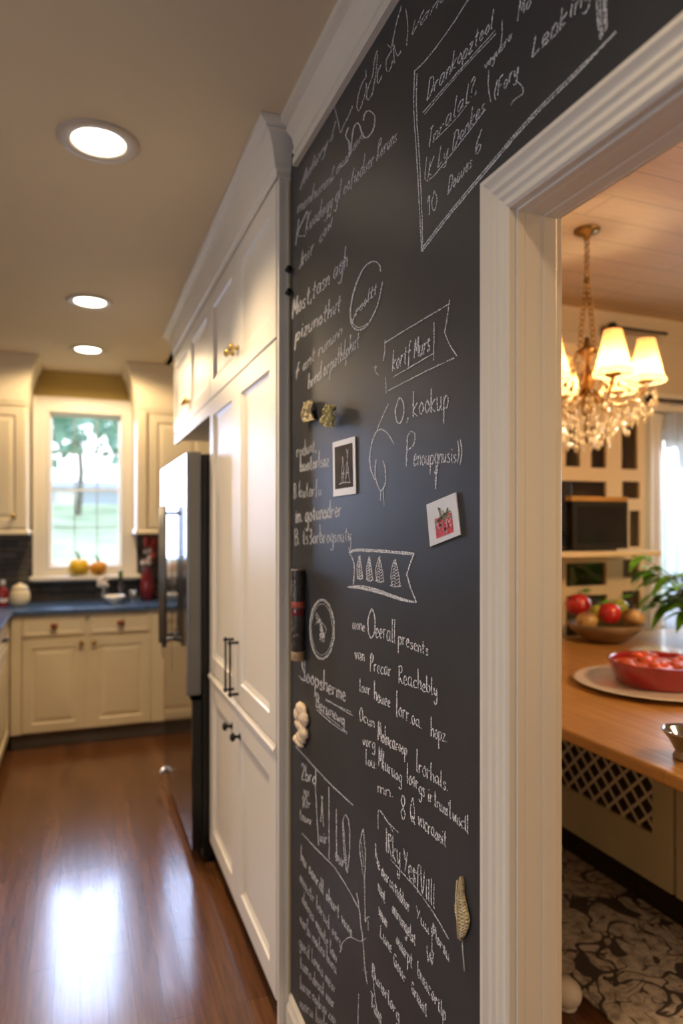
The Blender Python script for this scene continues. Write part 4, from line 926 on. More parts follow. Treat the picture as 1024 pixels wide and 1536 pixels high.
# crumpled paper notes
for (x0, x1, y0, y1, m, lab, sd) in ((459, 474, 605, 635, M['tanpaper'], 'crumpled tan paper note on the chalkboard, left of a similar one', 1), (496, 511, 608, 640, M['olivepaper'], 'twisted olive paper note on the chalkboard above the instant photo', 2)):
    mb = MB(); rr = random.Random(sd); nx, ny = 7, 10; vs = []
    for j in range(ny + 1):
        for i in range(nx + 1):
            u = i / nx; v = j / ny; sq = 1 - .22 * math.sin(v * PI + sd)
            p = onx(x0 + (x1 - x0) * (.5 + (u - .5) * sq) + math.sin(v * 5 + sd) * 1.2 + (4 * v if sd == 1 else -2 * v) - 1, y0 + (y1 - y0) * v + rr.uniform(-.8, .8) - (u * 5 if sd == 1 else 0), 0)
            vs.append((-.004 - .013 * abs(math.sin(u * 6 + v * 3 * sd)) - rr.uniform(0, .004), p.y, p.z))
    fs = [(j * (nx + 1) + i, j * (nx + 1) + i + 1, (j + 1) * (nx + 1) + i + 1, (j + 1) * (nx + 1) + i) for j in range(ny) for i in range(nx)]
    mb.add(vs, fs); o = mb.build('hanging_paper_note', m); sd_ = o.modifiers.new('solid', 'SOLIDIFY'); sd_.thickness = .004; sd_.offset = -1
    tag(o, lab, 'paper note')
# tube magnet
pt = onx(455, 853, 0); pb_ = onx(456, 989, 0); ty = (pt.y + pb_.y) / 2 - .01; R_ = .0195
tx = -R_ - .001
tu = thing('magnet_tube', (tx, ty, pb_.z), 'dark cylinder with red band held upright on the chalkboard', 'tube')
zz = lambda py: pt.z + (pb_.z - pt.z) * (py - 853) / 136
def seg(name, a, b, r, m, par=tu): mb = MB(); mb.lathe([(r * .94, zz(b)), (r, zz(b) + .003), (r, zz(a) - .003), (r * .94, zz(a))], (tx, ty, 0), 28); return mb.build(name, m, par)
body = seg('tube_body', 853, 975, R_ * .98, M['tube'])
seg('red_band', 900, 911, R_, M['redband']); seg('dark_band', 911, 923, R_ * .99, M['photored'] if False else M['redwine']); seg('end_cap', 975.2, 989, R_, M['cork']); seg('top_ring', 853.2, 870, R_, M['cork'] if False else M['tube'])
mb = MB()
for k in range(26):
    a = PI + random.uniform(-1.3, 1.2); z0 = zz(random.choice([random.uniform(872, 897), random.uniform(927, 968)])); r = R_ + .0006
    pts = []
    for j in range(4):
        aa = a + random.uniform(-.2, .2); pts.append((tx + r * math.cos(aa), ty + r * math.sin(aa), z0 + random.uniform(-.008, .008)))
    mb.tube(pts, .0006, 4)
mb.build('white_scrawl', M['tin'], body)['kind'] = 'stuff'
# cream clay ornament
mb = MB(); rr = random.Random(4); 
def lumpy(d, s=[0]): return 1 + .18 * noise.noise(d * 2.3 + Vector((s[0], 0, 0)))
for (px, py, rw, rh) in ((456, 1064, 9, 10), (452, 1072, 8, 10), (459, 1076, 8.5, 12), (455, 1088, 10, 9), (459, 1098, 7.5, 10), (456, 1106, 8, 8), (450, 1109, 6, 6), (454, 1114, 6.5, 5.5)):
    p = onx(px, py, 0); s_ = 2.02 / 1024; s0 = rr.random() * 9
    mb.ball((-.008, p.y, p.z), (.012, rw * s_ * 2.4, rh * s_), 18, 12, lambda d: 1 + .16 * noise.noise(d * 2.5 + Vector((s0, 0, 0))))
o = mb.build('clay_ornament', M['clay']); rm = o.modifiers.new('remesh', 'REMESH'); rm.mode = 'VOXEL'; rm.voxel_size = .0025; rm.use_smooth_shade = True
tag(o, 'knobbly cream clay ornament fixed to the chalkboard, below the tube', 'ornament')
# woven leaf
lf = thing('woven_leaf', onx(697, 1365, 0), 'woven straw leaf hanging on the chalkboard beside the door casing', 'ornament')
mb = MB(); prof_ = [(697, 1314, .3), (697, 1322, 1.4), (696.5, 1330, 2.6), (695, 1338, 3.6), (694.5, 1346, 5.5), (694, 1356, 8), (695.5, 1367, 9.6), (698, 1380, 9), (699, 1391, 7), (698, 1401, 4), (696.5, 1409, 1.2)]
vs = []; fs = []
for (px, py, hw) in prof_:
    for k in range(7):
        u = k / 6 * 2 - 1; p = onx(px + hw * u, py, 0); vs.append((-.003 - .007 * (1 - u * u) - .0012 * ((k + int(py)) % 2), p.y, p.z))
for j in range(len(prof_) - 1):
    for k in range(6): fs.append((j * 7 + k, j * 7 + k + 1, j * 7 + 8 + k, j * 7 + 7 + k))
mb.add(vs, fs, True); o = mb.build('leaf_blade', M['straw'], lf); so = o.modifiers.new('solid', 'SOLIDIFY'); so.thickness = .002
mb = MB(); mb.tube([Vector((-.004, *onx(x, y, 0)[1:])) for x, y in ((696, 1406), (697, 1425), (699, 1448), (700, 1456))], .0011, 6); mb.build('hanging_string', M['tin'], lf)
mb = MB()
def leafpt(v, u):
    k = min(int(v), len(prof_) - 2); t = v - k; a, b = prof_[k], prof_[k + 1]
    px, py, hw = (a[i] + (b[i] - a[i]) * t for i in range(3)); p = onx(px + hw * u, py, 0); return Vector((-.0048 - .007 * (1 - u * u), p.y, p.z))
for k in range(20):
    for sg in (1, -1):
        v0 = .4 + k * .45; pts = [leafpt(min(v0 + j * .16, 9.9), sg * (-.95 + 1.9 * j / 6)) for j in range(7)]
        if v0 + .2 < 9.6: mb.tube(pts, .00075, 4)
mb.build('weave', M['weave'], lf)['kind'] = 'stuff'
mb = MB(); mb.tube([Vector((-.0135, *onx(x, y, 0)[1:])) for x, y in ((696, 1318), (694, 1345), (696, 1375), (697, 1405))], .0013, 6); mb.build('rib', M['tanpaper'], lf)

# ------------------------------------------------------------------ dining room: island
IX, IY0, IY1, IT = .865, 1.29, 3.3, .90
isl = thing('kitchen_island', (2.0, 2.2, 0), 'wood topped olive cream island with lattice doors in the next room', 'island')
mb = MB(); mb.box(IX, 3.05, IY0, IY1, IT - .042, IT); mb.build('worktop', M['butcher'], isl, bevel=.012, seg=4)
BX = 1.5
mb = MB(); mb.box(BX + .02, 2.7, IY0 + .1, IY1 - .12, .15, IT - .0425); mb.build('base', M['island'], isl, bevel=.003)
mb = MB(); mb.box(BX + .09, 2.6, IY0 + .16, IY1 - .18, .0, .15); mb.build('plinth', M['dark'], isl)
for (a0, a1) in ((1.965, 3.17), (1.42, 1.95)):
    mb = MB(); mb.plate(PXm(BX), a0, a1, .155, IT - .045, 0, .02, [(a0 + .10, a1 - .10, .345, .79)]); d = mb.build('lattice_door', M['island'], isl, bevel=.003)
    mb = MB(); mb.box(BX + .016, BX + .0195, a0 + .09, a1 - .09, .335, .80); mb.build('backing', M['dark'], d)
    mb = MB(); w_, h_ = a1 - a0 - .2, .445; y_, z_ = a0 + .10, .345; st = .085
    k = -h_
    while k < w_ + h_:
        for sgn in (1, -1):
            # segment y = k + t, z = t (or flipped) clipped to the opening
            t0 = max(0, -k); t1 = min(h_, w_ - k)
            if t1 - t0 > .005:
                za, zb = (t0, t1) if sgn > 0 else (h_ - t0, h_ - t1)
                A = Vector((0, y_ + k + t0, z_ + za)); Bv = Vector((0, y_ + k + t1, z_ + zb)); nn = (Bv - A).normalized(); nn = Vector((0, -nn.z, nn.y)) * .006
                x_a = BX + .005 + (.003 if sgn > 0 else 0); x_b = x_a + .003
                mb.add([(x_a, *(A + nn)[1:]), (x_a, *(A - nn)[1:]), (x_a, *(Bv - nn)[1:]), (x_a, *(Bv + nn)[1:]), (x_b, *(A + nn)[1:]), (x_b, *(A - nn)[1:]), (x_b, *(Bv - nn)[1:]), (x_b, *(Bv + nn)[1:])], [(0, 1, 2, 3), (7, 6, 5, 4), (0, 4, 5, 1), (1, 5, 6, 2), (2, 6, 7, 3), (3, 7, 4, 0)])
        k += st
    mb.build('lattice', M['lattice'], d)
# rug
mb = MB(); mb.box(.955, 1.575, -.4, 3.35, .0005, .009); tag(mb.build('area_rug', M['rug'], bevel=.003), 'taupe rug with dark floral outline pattern on the dining floor', 'rug')
# door stop
p = onz(850, 1490, .045); t = thing('door_stop', (p.x, p.y, 0), 'white rounded door stop on the floor just past the doorway', 'door stop')
mb = MB(); mb.lathe([(.030, 0), (.032, .005), (.030, .02)], (p.x, p.y, .001), 24); mb.build('base', M['trimwhite'], t)
mb = MB(); mb.ball((p.x, p.y, .047), (.047, .047, .045), 24, 12); mb.build('bumper', M['trimwhite'], t)

# things on the island
def it(px, py): p = onz(px, py, IT); return p
def ellip(r, zs): return [(a, b) for a, b in zip(r, zs)]
c = it(907, 962); c.z = IT; c = tuple(c)
t = thing('fruit_bowl', c, 'shallow turned wooden bowl heaped with fruit on the island', 'bowl')
RB = .215
mb = MB(); mb.lathe([(.085, .0), (.09, .004), (.14, .03), (.19, .07), (RB, .105), (RB - .01, .108), (.18, .078), (.12, .036), (.05, .02), (.001, .018)], c, 48, cap=False); mb.lathe([(.001, 0), (.085, .0)], c, 48, cap=False); mb.build('bowl_body', M['bowlwood'], t)
def fruit(name, dx, dy, dz, r, m, lab, cat, rt=(1, 1, .92), leaf=False):
    # dx = sideways in the picture, dy = away from the camera
    sx, sy = CS, -SN
    ax = Vector((.80, -.60, 0)); ay = Vector((.60, .80, 0))
    p = Vector(c) + ax * dx + ay * dy + Vector((0, 0, dz))
    f = thing(name, p, lab, cat)
    mb = MB(); mb.ball(p, (r * rt[0], r * rt[1], r * rt[2]), 24, 16, lambda d: 1 - .10 * max(0, abs(d.z) - .75) * 4 + .02 * math.cos(5 * math.atan2(d.y, d.x))); mb.build('flesh', m, f)
    mb = MB(); mb.tube([p + Vector((0, 0, r * rt[2] * .78)), p + Vector((.006, 0, r * rt[2] * 1.05)), p + Vector((.014, .004, r * rt[2] * 1.25))], [.004, .003, .004], 6); mb.build('stem', M['bark'], f)
    if leaf:
        mb = MB(); q_ = p + Vector((.01, 0, r * rt[2] * 1.1)); mb.add([q_, q_ + ax * .03 + Vector((0, 0, .02)), q_ + ax * .07 + Vector((0, 0, .015)), q_ + ax * .03 - ay * .02 + Vector((0, 0, .0))], [(0, 1, 2, 3)]); mb.build('leaf', M['leaf'], f)
fruit('apple', -.14, .03, .20, .072, M['applered'], 'large glossy red apple at the left of the fruit bowl', 'apple', leaf=True)
fruit('apple', .02, -.05, .165, .064, M['applered'], 'dark red apple in the middle front of the fruit bowl', 'apple', (.95, .95, 1.0))
fruit('apple', -.10, -.075, .122, .058, M['applepeach'], 'yellow red apple at the front left of the fruit bowl', 'apple')
fruit('peach', .145, -.03, .145, .058, M['applepeach'], 'yellow pink peach at the right end of the fruit bowl', 'peach')
fruit('pear', .085, .09, .175, .055, M['applegreen'], 'yellow green pear at the back right of the fruit bowl', 'pear', (.95, .95, 1.1), leaf=True)
fruit('pear', -.03, .105, .14, .052, M['applegreen'], 'green pear behind the two red apples in the bowl', 'pear', (.9, .9, 1.1), leaf=True)
c2 = it(987, 1030); c2.z = IT
t = thing('platter', c2, 'wide white oval plate under the red dish on the island', 'plate')
PR = .33
mb = MB(); mb.lathe([(.001, .0005), (PR * .6, .0005), (PR * .74, .003), (PR * .97, .020), (PR, .023), (PR * .97, .026), (PR * .76, .010), (PR * .72, .008), (.001, .008)], c2, 56, cap=False); mb.build('plate_body', M['porcelain'], t)
c3 = it(990, 1028); c3.z = IT + .0085
t = thing('baking_dish', c3, 'round red glazed dish filled with sliced tomatoes on the white plate', 'dish')
DR = .205
mb = MB(); mb.lathe([(.001, 0), (DR * .78, 0), (DR * .84, .006), (DR * .98, .085), (DR, .094), (DR * .96, .097), (DR * .92, .085), (DR * .8, .02), (.001, .015)], c3, 56, cap=False); mb.build('dish_body', M['redglaze'], t)
mb = MB(); rr = random.Random(2)
mb.lathe([(.001, .084), (DR * .6, .083), (DR * .90, .074)], c3, 40, cap=False)
for k in range(26):
    a = rr.random() * 6.28; r = DR * .8 * math.sqrt(rr.random()); mb.ball((c3.x + r * math.cos(a), c3.y + r * math.sin(a), c3.z + .084), (rr.uniform(.02, .036), rr.uniform(.02, .036), rr.uniform(.008, .018)), 12, 8)
mb.build('tomato_filling', M['redfood'], t)
c4_ = it(990, 982); c4_.z = IT
mb = MB(); mb.lathe([(.001, .002), (.08, .002), (.14, .014), (.145, .016), (.14, .019), (.08, .008), (.001, .007)], c4_, 44, cap=False)
tag(mb.build('side_plate', M['porcelain']), 'small white plate behind the red dish on the island', 'plate')
c5 = it(1030, 1138); c5.z = IT
t = thing('metal_bowl', c5, 'small shiny pewter bowl on the near edge of the island', 'bowl')
mb = MB(); mb.lathe([(.001, 0), (.036, 0), (.038, .006), (.03, .02), (.045, .05), (.062, .072), (.066, .078), (.064, .082), (.056, .074), (.04, .052), (.02, .03), (.001, .026)], c5, 40, cap=False); mb.build('bowl_body', M['pewter'], t)

# potted plant on the island
c6 = it(1052, 965); c6.z = IT
t = thing('potted_plant', c6, 'green leafy potted plant at the right edge before the window', 'plant')
mb = MB(); mb.lathe([(.001, 0), (.07, 0), (.075, .005), (.095, .14), (.102, .15), (.10, .165), (.09, .165), (.085, .14), (.001, .135)], c6, 36, cap=False); mb.build('pot', M['terracotta'], t)
mb = MB(); rr = random.Random(11); sm = MB()
def leafblade(mb, p, d, ln, wd):
    d = d.normalized(); side = d.cross(Vector((0, 0, 1)))
    side = side.normalized() if side.length > .05 else Vector((1, 0, 0)); up = side.cross(d)
    vs = []; K = 6
    for i in range(K + 1):
        t_ = i / K; w = wd * math.sin(PI * min(1, .08 + .92 * t_) ** .8) ; q = p + d * ln * t_ - Vector((0, 0, 1)) * ln * .35 * t_ * t_
        vs += [q - side * w + up * w * .3, q, q + side * w + up * w * .3]
    fs = []
    for i in range(K): fs += [(3 * i, 3 * i + 1, 3 * i + 4, 3 * i + 3), (3 * i + 1, 3 * i + 2, 3 * i + 5, 3 * i + 4)]
    mb.add(vs, fs, True)
base = c6 + Vector((0, 0, .15))
for k in range(44):
    a = rr.random() * 6.28; e = rr.uniform(.1, 1.3)
    tip = base + Vector((math.cos(a) * math.cos(e), math.sin(a) * math.cos(e), math.sin(e))) * rr.uniform(.16, .50)
    midp = base.lerp(tip, .5) + Vector((0, 0, .06)); sm.tube([base, midp, tip], [.005, .004, .003], 5)
    for j in range(5):
        q = midp.lerp(tip, j / 4); da = a + rr.uniform(-1.5, 1.5)
        leafblade(mb, q, Vector((math.cos(da), math.sin(da), rr.uniform(-.7, .5))), rr.uniform(.11, .18), rr.uniform(.026, .044))
mb.build('foliage', M['leaf'], t); sm.build('stems', M['stem'], t)

# ------------------------------------------------------------------ built-in display cabinet, oven, television
YD = 3.42
bx = lambda px: ony(px, 700, YD).x
bz = lambda px, py: ony(px, py, YD).z
bi = thing('display_cabinet', ((bx(800) + bx(962)) / 2, YD + .08, 0), 'tall cream built-in display cabinet with glazed compartments behind the island', 'cabinet')
ops = [(848, 870, 640, 700), (886, 909, 640, 702), (932, 956, 632, 704), (800, 909, 721, 824), (933, 959, 722, 748), (944, 959.5, 766, 820), (800, 838, 846, 880), (849, 909, 844, 879), (934, 958.5, 839, 867), (849, 910, 893, 960), (933, 959.5, 886, 960)]
holes = []
for (a, b, c_, d_) in ops:
    m_ = (a + b) / 2; holes.append((bx(a), bx(b), bz(m_, d_), bz(m_, c_)))
xl, xr = bx(800) - .1, bx(966)
mb = MB(); mb.plate(PYm(YD), xl, xr, .0, 2.62, 0, .022, holes); mb.build('face_frame', M['builtin'], bi, bevel=.003)
mb = MB(); mb.box(xl, xl + .02, YD + .022, DY - .001, 0, 2.62); mb.box(xr - .02, xr, YD + .022, DY - .001, 0, 2.62); mb.box(xl, xr, YD + .022, DY - .001, 2.60, 2.62); mb.build('side_panel', M['builtin'], bi)
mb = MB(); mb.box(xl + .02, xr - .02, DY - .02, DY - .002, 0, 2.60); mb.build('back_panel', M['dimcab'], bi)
for (h0, h1, z0, z1) in holes:
    if h1 - h0 > .6: continue
    mb = MB(); mb.box(h0 - .01, h1 + .01, YD + .0225, YD + .026, z0 - .01, z1 + .01); mb.build('glass_pane', M['cabglass'], bi)
for (h0, h1, z0, z1) in holes:
    mb = MB(); mb.box(h0 - .02, h1 + .02, YD + .028, DY - .021, z0 - .03, z0 - .012); mb.build('shelf', M['builtin'], bi)
mb = MB(); mb.sweep([(xl, YD), (xr, YD), (xr, DY - .01)], [(0, 2.56), (-.02, 2.56), (-.05, 2.62), (-.06, 2.66), (0, 2.66)][::1], lambda a, b, d: (a, b, d)) ; mb.build('cornice', M['builtin'], bi)
LZ = bz(900, 824)
mb = MB(); mb.box(xl, bx(936), 3.12, YD - .0005, LZ - .03, LZ); mb.build('ledge', M['builtin'], bi, bevel=.004)
# television
tv0 = ony(860, 822, 3.20); tv1 = ony(942, 753, 3.20); TZ0, TZ1 = LZ + .012, tv1.z
tv = thing('television', ((tv0.x + tv1.x) / 2, 3.28, LZ), 'small black television on the ledge of the display cabinet', 'television')
mb = MB(); mb.rings(PYm(3.20), tv0.x, tv1.x, TZ0, TZ1, [(0, .03), (0, .004), (.004, 0), (.028, 0), (.032, .006)]); mb.box(tv0.x + .03, tv1.x - .03, 3.2305, 3.33, TZ0 + .02, TZ1 - .02); mb.build('housing', M['plastic'], tv)
mb = MB(); mb.box(tv0.x + .033, tv1.x - .033, 3.204, 3.2058, TZ0 + .033, TZ1 - .033); mb.build('screen', M['screen'], tv)
mb = MB(); mb.box((tv0.x + tv1.x) / 2 - .12, (tv0.x + tv1.x) / 2 + .12, 3.205, 3.33, LZ + .0005, LZ + .013); mb.build('stand', M['plastic'], tv)
# wooden tray on top behind it
mb = MB(); mb.box(tv0.x - .01, tv1.x + .0, 3.2, 3.335, TZ1 + .0005, TZ1 + .03); tag(mb.build('wooden_board', M['ledgewood'], bevel=.004), 'honey coloured wooden board lying on top of the television', 'board')
# oven
o1 = ony(857, 722, 3.26); ov0 = ony(790, 722, 3.26).x
ov = thing('wall_oven', ((ov0 + o1.x) / 2, 3.3, LZ), 'black oven with chrome bar handles left of the television', 'oven')
mb = MB(); mb.box(ov0, o1.x, 3.26, YD - .002, LZ + .0006, ony(857, 722, 3.26).z); mb.build('oven_body', M['plastic'], ov, bevel=.004)
for py in (800, 819):
    z_ = ony(850, py, 3.22).z; mb = MB(); mb.tube([(ov0 + .03, 3.222, z_), (ony(855, py, 3.22).x, 3.222, z_)], .008, 10)
    for x_ in (ov0 + .06, ony(853, py, 3.22).x - .012): mb.tube([(x_, 3.222, z_), (x_, 3.26, z_)], .006, 8)
    mb.build('handle', M['chrome'], ov)
# little things in the compartments
def vase(px, hi, h_, r, m, lab, nm='vase', cat='vase'):
    h0, h1, z0, z1 = holes[hi]; x = bx(px); y = YD + .10; b = z0 - .0115
    mb = MB(); mb.lathe([(.001, 0), (r * .6, 0), (r, h_ * .35), (r * .8, h_ * .6), (r * .4, h_ * .85), (r * .5, h_)], (x, y, b), 20, cap=False)
    tag(mb.build(nm, m), lab, cat)
vase(951, 5, .17, .03, M['redglaze'], 'slim red vase in the narrow compartment right of the television')
vase(860, 0, .16, .035, M['copper'], 'copper vase in the upper left glazed compartment')
vase(898, 1, .16, .035, M['ledgewood'], 'honey brown vase in the upper middle glazed compartment')
vase(944, 2, .14, .045, M['redwine'], 'dark red jar in the upper right glazed compartment', 'jar', 'jar')
vase(946, 4, .08, .03, M['bark'], 'small dark cup in the compartment above the red vase', 'cup', 'cup')
vase(873, 7, .12, .03, M['porcelain'], 'white candle-like vase in the wide lower compartment')
vase(895, 7, .10, .035, M['bark'], 'brown jar in the wide lower compartment beside a white vase', 'jar', 'jar')
vase(946, 8, .09, .04, M['pewter'], 'grey metal cup in the lower right compartment', 'cup', 'cup')

# curtain rods on the dining wall
def rod(a, b, lab):
    pa_, pb__ = ony(a[0], a[1], DY - .1), ony(b[0], b[1], DY - .1); pb__.z = pa_.z
    t = thing('curtain_rod', pa_, lab, 'curtain rod')
    mb = MB(); mb.tube([pa_, pb__], .010, 10); mb.build('rod', M['black'], t)
    mb = MB(); mb.ball(pa_, (.035, .03, .03), 16, 10); mb.build('finial', M['black'], t)
    mb = MB(); q = pa_ + Vector((.1, 0, 0)); mb.tube([q, (q.x, DY - .001, q.z)], .008, 8); mb.build('bracket', M['black'], t)
rod((975, 598), (1080, 598), 'black curtain rod with round finial above the dining window')
rod((918, 490), (1000, 490), 'dark iron rod high on the dining wall behind the chandelier')

def mk_sheer():
    m, nt, out = nodes('sheer_fabric')
    tr = N(nt, 'ShaderNodeBsdfTranslucent'); tr.inputs[0].default_value = (.52, .62, .78, 1); df = N(nt, 'ShaderNodeBsdfDiffuse'); df.inputs[0].default_value = (.75, .78, .82, 1)
    tp = N(nt, 'ShaderNodeBsdfTransparent'); tc = N(nt, 'ShaderNodeTexCoord'); nz = N(nt, 'ShaderNodeTexNoise', i_Scale=40); L(nt, tc.outputs['Object'], nz.inputs['Vector'])
    mr = N(nt, 'ShaderNodeMapRange', i_3=.35, i_4=.5); L(nt, nz.outputs['Fac'], mr.inputs[0])
    a = N(nt, 'ShaderNodeMixShader'); L(nt, mr.outputs[0], a.inputs[0]); L(nt, tr.outputs[0], a.inputs[1]); L(nt, df.outputs[0], a.inputs[2])
    b = N(nt, 'ShaderNodeMixShader'); b.inputs[0].default_value = .93; L(nt, tp.outputs[0], b.inputs[1]); L(nt, a.outputs[0], b.inputs[2]); L(nt, b.outputs[0], out.inputs[0]); return m
rz = ony(975, 598, DY - .1).z
mb = MB(); nx = 90; vs = []
for z_ in (.05, rz * .5, rz - .012):
    for i in range(nx + 1):
        u = i / nx; vs.append((wx0 - .02 + (wx1 - wx0 + .06) * u, DY - .07 + .018 * math.sin(u * 60) + .01 * math.sin(u * 23 + 1), z_))
mb.add(vs, [(j * (nx + 1) + i, j * (nx + 1) + i + 1, (j + 1) * (nx + 1) + i + 1, (j + 1) * (nx + 1) + i) for j in range(2) for i in range(nx)], True)
tag(mb.build('sheer_curtain', mk_sheer()), 'pale blue white sheer curtain hanging over the dining window', 'curtain')

# ------------------------------------------------------------------ chandelier
cc = onz(880, 345, HD); X, Y = cc.x, cc.y
tcam = (cc - CAM).dot(Vector((SN, CS, 0)))
zp = lambda py: CAM.z + tcam * (HZ - py) / F
ch = thing('chandelier', (X, Y, HD), 'brass crystal chandelier with lit pleated shades hanging over the island', 'chandelier')
mb = MB(); mb.lathe([(.001, HD - .0005), (.058, HD - .0005), (.06, HD - .008), (.045, HD - .018), (.018, HD - .028), (.012, HD - .05), (.001, HD - .05)], (X, Y, 0), 32, cap=False); mb.build('canopy', M['oldbrass'], ch)
zt, zc = HD - .05, zp(408)
mb = MB(); n_ = 9
def link(mb, a, b, r=.0035, w=.012, flip=False):
    a, b = Vector(a), Vector(b); d = (b - a); s_ = Vector((1, 0, 0)) if flip else Vector((0, 1, 0)); pts = []
    for k in range(13):
        an = 2 * PI * k / 12; pts.append(a.lerp(b, .5) + d * .58 * math.cos(an) + s_ * w * math.sin(an))
    mb.tube(pts, r, 5)
for k in range(n_): link(mb, (X, Y, zt - (zt - zc) * k / n_), (X, Y, zt - (zt - zc) * (k + 1) / n_), flip=k % 2 == 0)
mb.build('chain', M['oldbrass'], ch)
zb_ = zp(520); pxm = tcam / F
for sgn in (-1, 1):
    mb = MB(); e = Vector((X + sgn * 11 * pxm * .93, Y - sgn * 11 * pxm * .36, zb_)); s0 = Vector((X, Y, zc)); n_ = 14
    for k in range(n_): link(mb, s0.lerp(e, k / n_), s0.lerp(e, (k + 1) / n_), flip=k % 2 == 0)
    mb.build('chain', M['oldbrass'], ch)
mb = MB(); mb.lathe([(.001, zp(505)), (.012, zp(507)), (.018, zp(520)), (.05, zp(527)), (.02, zp(534)), (.012, zp(548)), (.028, zp(560)), (.034, zp(575)), (.016, zp(590)), (.03, zp(610)), (.012, zp(630)), (.014, zp(650)), (.006, zp(664)), (.001, zp(666))], (X, Y, 0), 28, cap=False); mb.build('stem', M['oldbrass'], ch)
RA, NA, PH = .255, 6, math.radians(-46)
arm_tops = []
for k in range(NA):
    a = PH + 2 * PI * k / NA; ca, sa = math.cos(a), math.sin(a); P_ = lambda r, z: (X + ca * r, Y + sa * r, z)
    zcup = zp(580)
    mb = MB(); mb.tube([P_(.02, zp(585)), P_(.07, zp(600)), P_(.14, zp(612)), P_(.21, zp(606)), P_(.25, zp(592)), P_(RA, zcup)], [.008, .007, .007, .007, .007, .008], 8); arm = mb.build('arm', M['lampcup'], ch)
    mb = MB(); mb.lathe([(.008, zcup - .012), (.03, zcup - .004), (.034, zcup + .002), (.035, zcup + .006), (.02, zcup + .006), (.011, zcup + .012), (.011, zcup + .05)], P_(RA, 0), 24, cap=False); mb.build('drip_dish', M['lampcup'], arm)
    zs0, zs1 = zcup + .018, zcup + .195
    mb = MB(); rp_ = lambda an, z: 1 + .03 * math.cos(20 * an)
    mb.lathe([(.076, zs0), (.071, zs0 + .02), (.060, zs0 + .07), (.046, zs0 + .13), (.037, zs1)], P_(RA, 0), 80, rip=rp_, cap=False); sh = mb.build('lamp_shade', M['shade'], ch)
    mb = MB(); mb.lathe([(.082, zs0 - .022), (.085, zs0 - .008), (.080, zs0 + .001), (.076, zs0 + .0)], P_(RA, 0), 60, rip=rp_, cap=False); mb.build('shade_fringe', M['shade'], sh)
    mb = MB(); mb.ball(P_(RA, zs0 + .04), (.012, .012, .026), 12, 10); mb.build('bulb', M['bulb'], sh)
    l = bpy.data.lights.new('bulb_light', 'POINT'); l.energy = 9; l.color = (1, .76, .48); l.shadow_soft_size = .03
    lo = bpy.data.objects.new('bulb_light', l); COL.objects.link(lo); lo.location = P_(RA, zs0 + .02); lo.parent = None
# crystals: hanging prisms in a cascade
mb = MB(); rr = random.Random(9)
def prism(mb, p, s_):
    a0 = rr.random() * 3; vs = [(p[0], p[1], p[2] + s_ * 1.1)] + [(p[0] + s_ * .55 * math.cos(a0 + k * PI / 3), p[1] + s_ * .55 * math.sin(a0 + k * PI / 3), p[2]) for k in range(6)] + [(p[0], p[1], p[2] - s_ * 1.5)]
    mb.add(vs, [(0, 1 + k, 1 + (k + 1) % 6) for k in range(6)] + [(7, 1 + (k + 1) % 6, 1 + k) for k in range(6)])
for ring, (r, n_, z_) in enumerate(((RA + .04, 34, zp(598)), (RA + .01, 34, zp(614)), (.20, 30, zp(622)), (.17, 26, zp(634)), (.12, 20, zp(640)), (.09, 16, zp(650)), (.05, 10, zp(656)), (.10, 14, zp(560)), (.06, 10, zp(545)))):
    for k in range(n_):
        a = 2 * PI * k / n_ + ring * .3; dr = rr.uniform(-.015, .015); zz_ = z_ + rr.uniform(-.025, .02)
        for j in range(2):
            prism(mb, (X + (r + dr) * math.cos(a), Y + (r + dr) * math.sin(a), zz_ - j * .04), rr.uniform(.012, .021) * (1 if j else .8))
o = mb.build('crystals', M['crystal'], ch); o['kind'] = 'stuff'
for k in range(NA):
    a = PH + 2 * PI * (k + .5) / NA; mb = MB()
    mb.tube([(X + .05 * math.cos(a), Y + .05 * math.sin(a), zp(527)), (X + .13 * math.cos(a), Y + .13 * math.sin(a), zp(572)), (X + (RA + .02) * math.cos(a), Y + (RA + .02) * math.sin(a), zp(592))], .004, 6); mb.build('swag', M['crystal'], ch)

# ------------------------------------------------------------------ light
def area(name, loc, target, size, energy, col, sy=None, spread=None):
    l = bpy.data.lights.new(name, 'AREA'); l.energy = energy; l.color = col; l.size = size
    if sy: l.shape = 'RECTANGLE'; l.size_y = sy
    if spread: l.spread = spread
    o = bpy.data.objects.new(name, l); COL.objects.link(o); o.location = loc
    d = Vector(target) - Vector(loc); o.rotation_euler = d.to_track_quat('-Z', 'Y').to_euler(); return o
WARM = (1, .72, .42)
for (px, py), e in zip(spots, (27, 29, 18)):
    p = onz(px, py, H)
    l = bpy.data.lights.new('downlight', 'SPOT'); l.energy = e * 4.2; l.color = WARM; l.spot_size = math.radians({212: 125, 452: 135, 524: 168}[py]); l.spot_blend = .8 if py != 524 else .25; l.shadow_soft_size = .07
    o = bpy.data.objects.new('downlight', l); COL.objects.link(o); o.location = (p.x, p.y, H - .03)
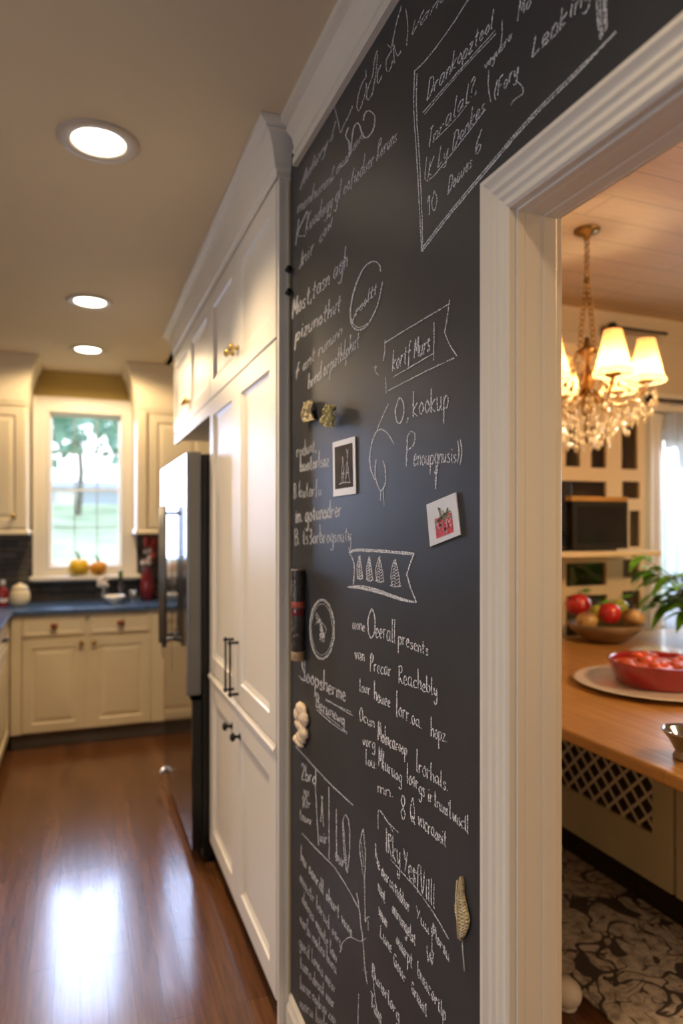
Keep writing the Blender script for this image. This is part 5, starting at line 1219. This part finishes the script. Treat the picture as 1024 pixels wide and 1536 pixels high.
for (x, y) in ((-.6, .2), (-1.0, -1.4), (-1.8, 1.2), (-1.9, 3.2)):  # unseen lamps without fixtures; the one behind the camera added for the pantry side
    l = bpy.data.lights.new('downlight', 'SPOT'); l.energy = 46 if abs(y - .2) < .1 else (75 if y < 0 else 60); l.color = WARM; l.spot_size = math.radians(130); l.spot_blend = .8; l.shadow_soft_size = .07
    o = bpy.data.objects.new('downlight', l); COL.objects.link(o); o.location = (x, y, H - .03)
COOL = (.80, .89, 1)
area('window_daylight_left', (-2.65, .9, 1.15), (0, 1.3, .5), 1.8, 34, (.68, .82, 1), 1.4)
area('window_daylight_kitchen', ((gl + gr) / 2, YB + .3, (gb + gt) / 2), ((gl + gr) / 2 + .1, 2, .4), gr - gl, 13, (.52, .66, 1), gt - gb, math.radians(75))
area('window_daylight_dining', ((wx0 + wx1) / 2, DY - .16, (wz0 + wz1) / 2), (2, 1.5, .5), .9, 26, (.80, .90, 1), 1.2)
area('dining_warm', (2.5, .55, HD - .05), (2.0, 2.4, .6), .6, 85, (1, .61, .30))
area('dining_front_fill', (2.2, -2.0, 1.5), (1.5, 2, .5), 1.6, 34, (1, .67, .39), 1.4)  # added fill for the island base and rug
# sky
w = bpy.data.worlds.new('sky'); S.world = w; w.use_nodes = True; nt = w.node_tree; nt.nodes.clear()
ow = nt.nodes.new('ShaderNodeOutputWorld'); bg = nt.nodes.new('ShaderNodeBackground'); bg.inputs[1].default_value = 3.4
tc = nt.nodes.new('ShaderNodeTexCoord'); sp = nt.nodes.new('ShaderNodeSeparateXYZ'); rp = nt.nodes.new('ShaderNodeValToRGB')
rp.color_ramp.elements[0].color = (1, 1, 1, 1); rp.color_ramp.elements[1].color = (.72, .84, 1, 1); rp.color_ramp.elements[1].position = .5
nt.links.new(tc.outputs['Generated'], sp.inputs[0]); nt.links.new(sp.outputs['Z'], rp.inputs[0]); nt.links.new(rp.outputs[0], bg.inputs[0]); nt.links.new(bg.outputs[0], ow.inputs[0])

S.view_settings.view_transform = 'Standard'
S.view_settings.look = 'None'
S.view_settings.exposure = -.15
S.cycles.use_denoising = True
S.cycles.max_bounces = 8
S.cycles.transparent_max_bounces = 24
S.cycles.sample_clamp_indirect = 6
S.cycles.caustics_reflective = False; S.cycles.caustics_refractive = False
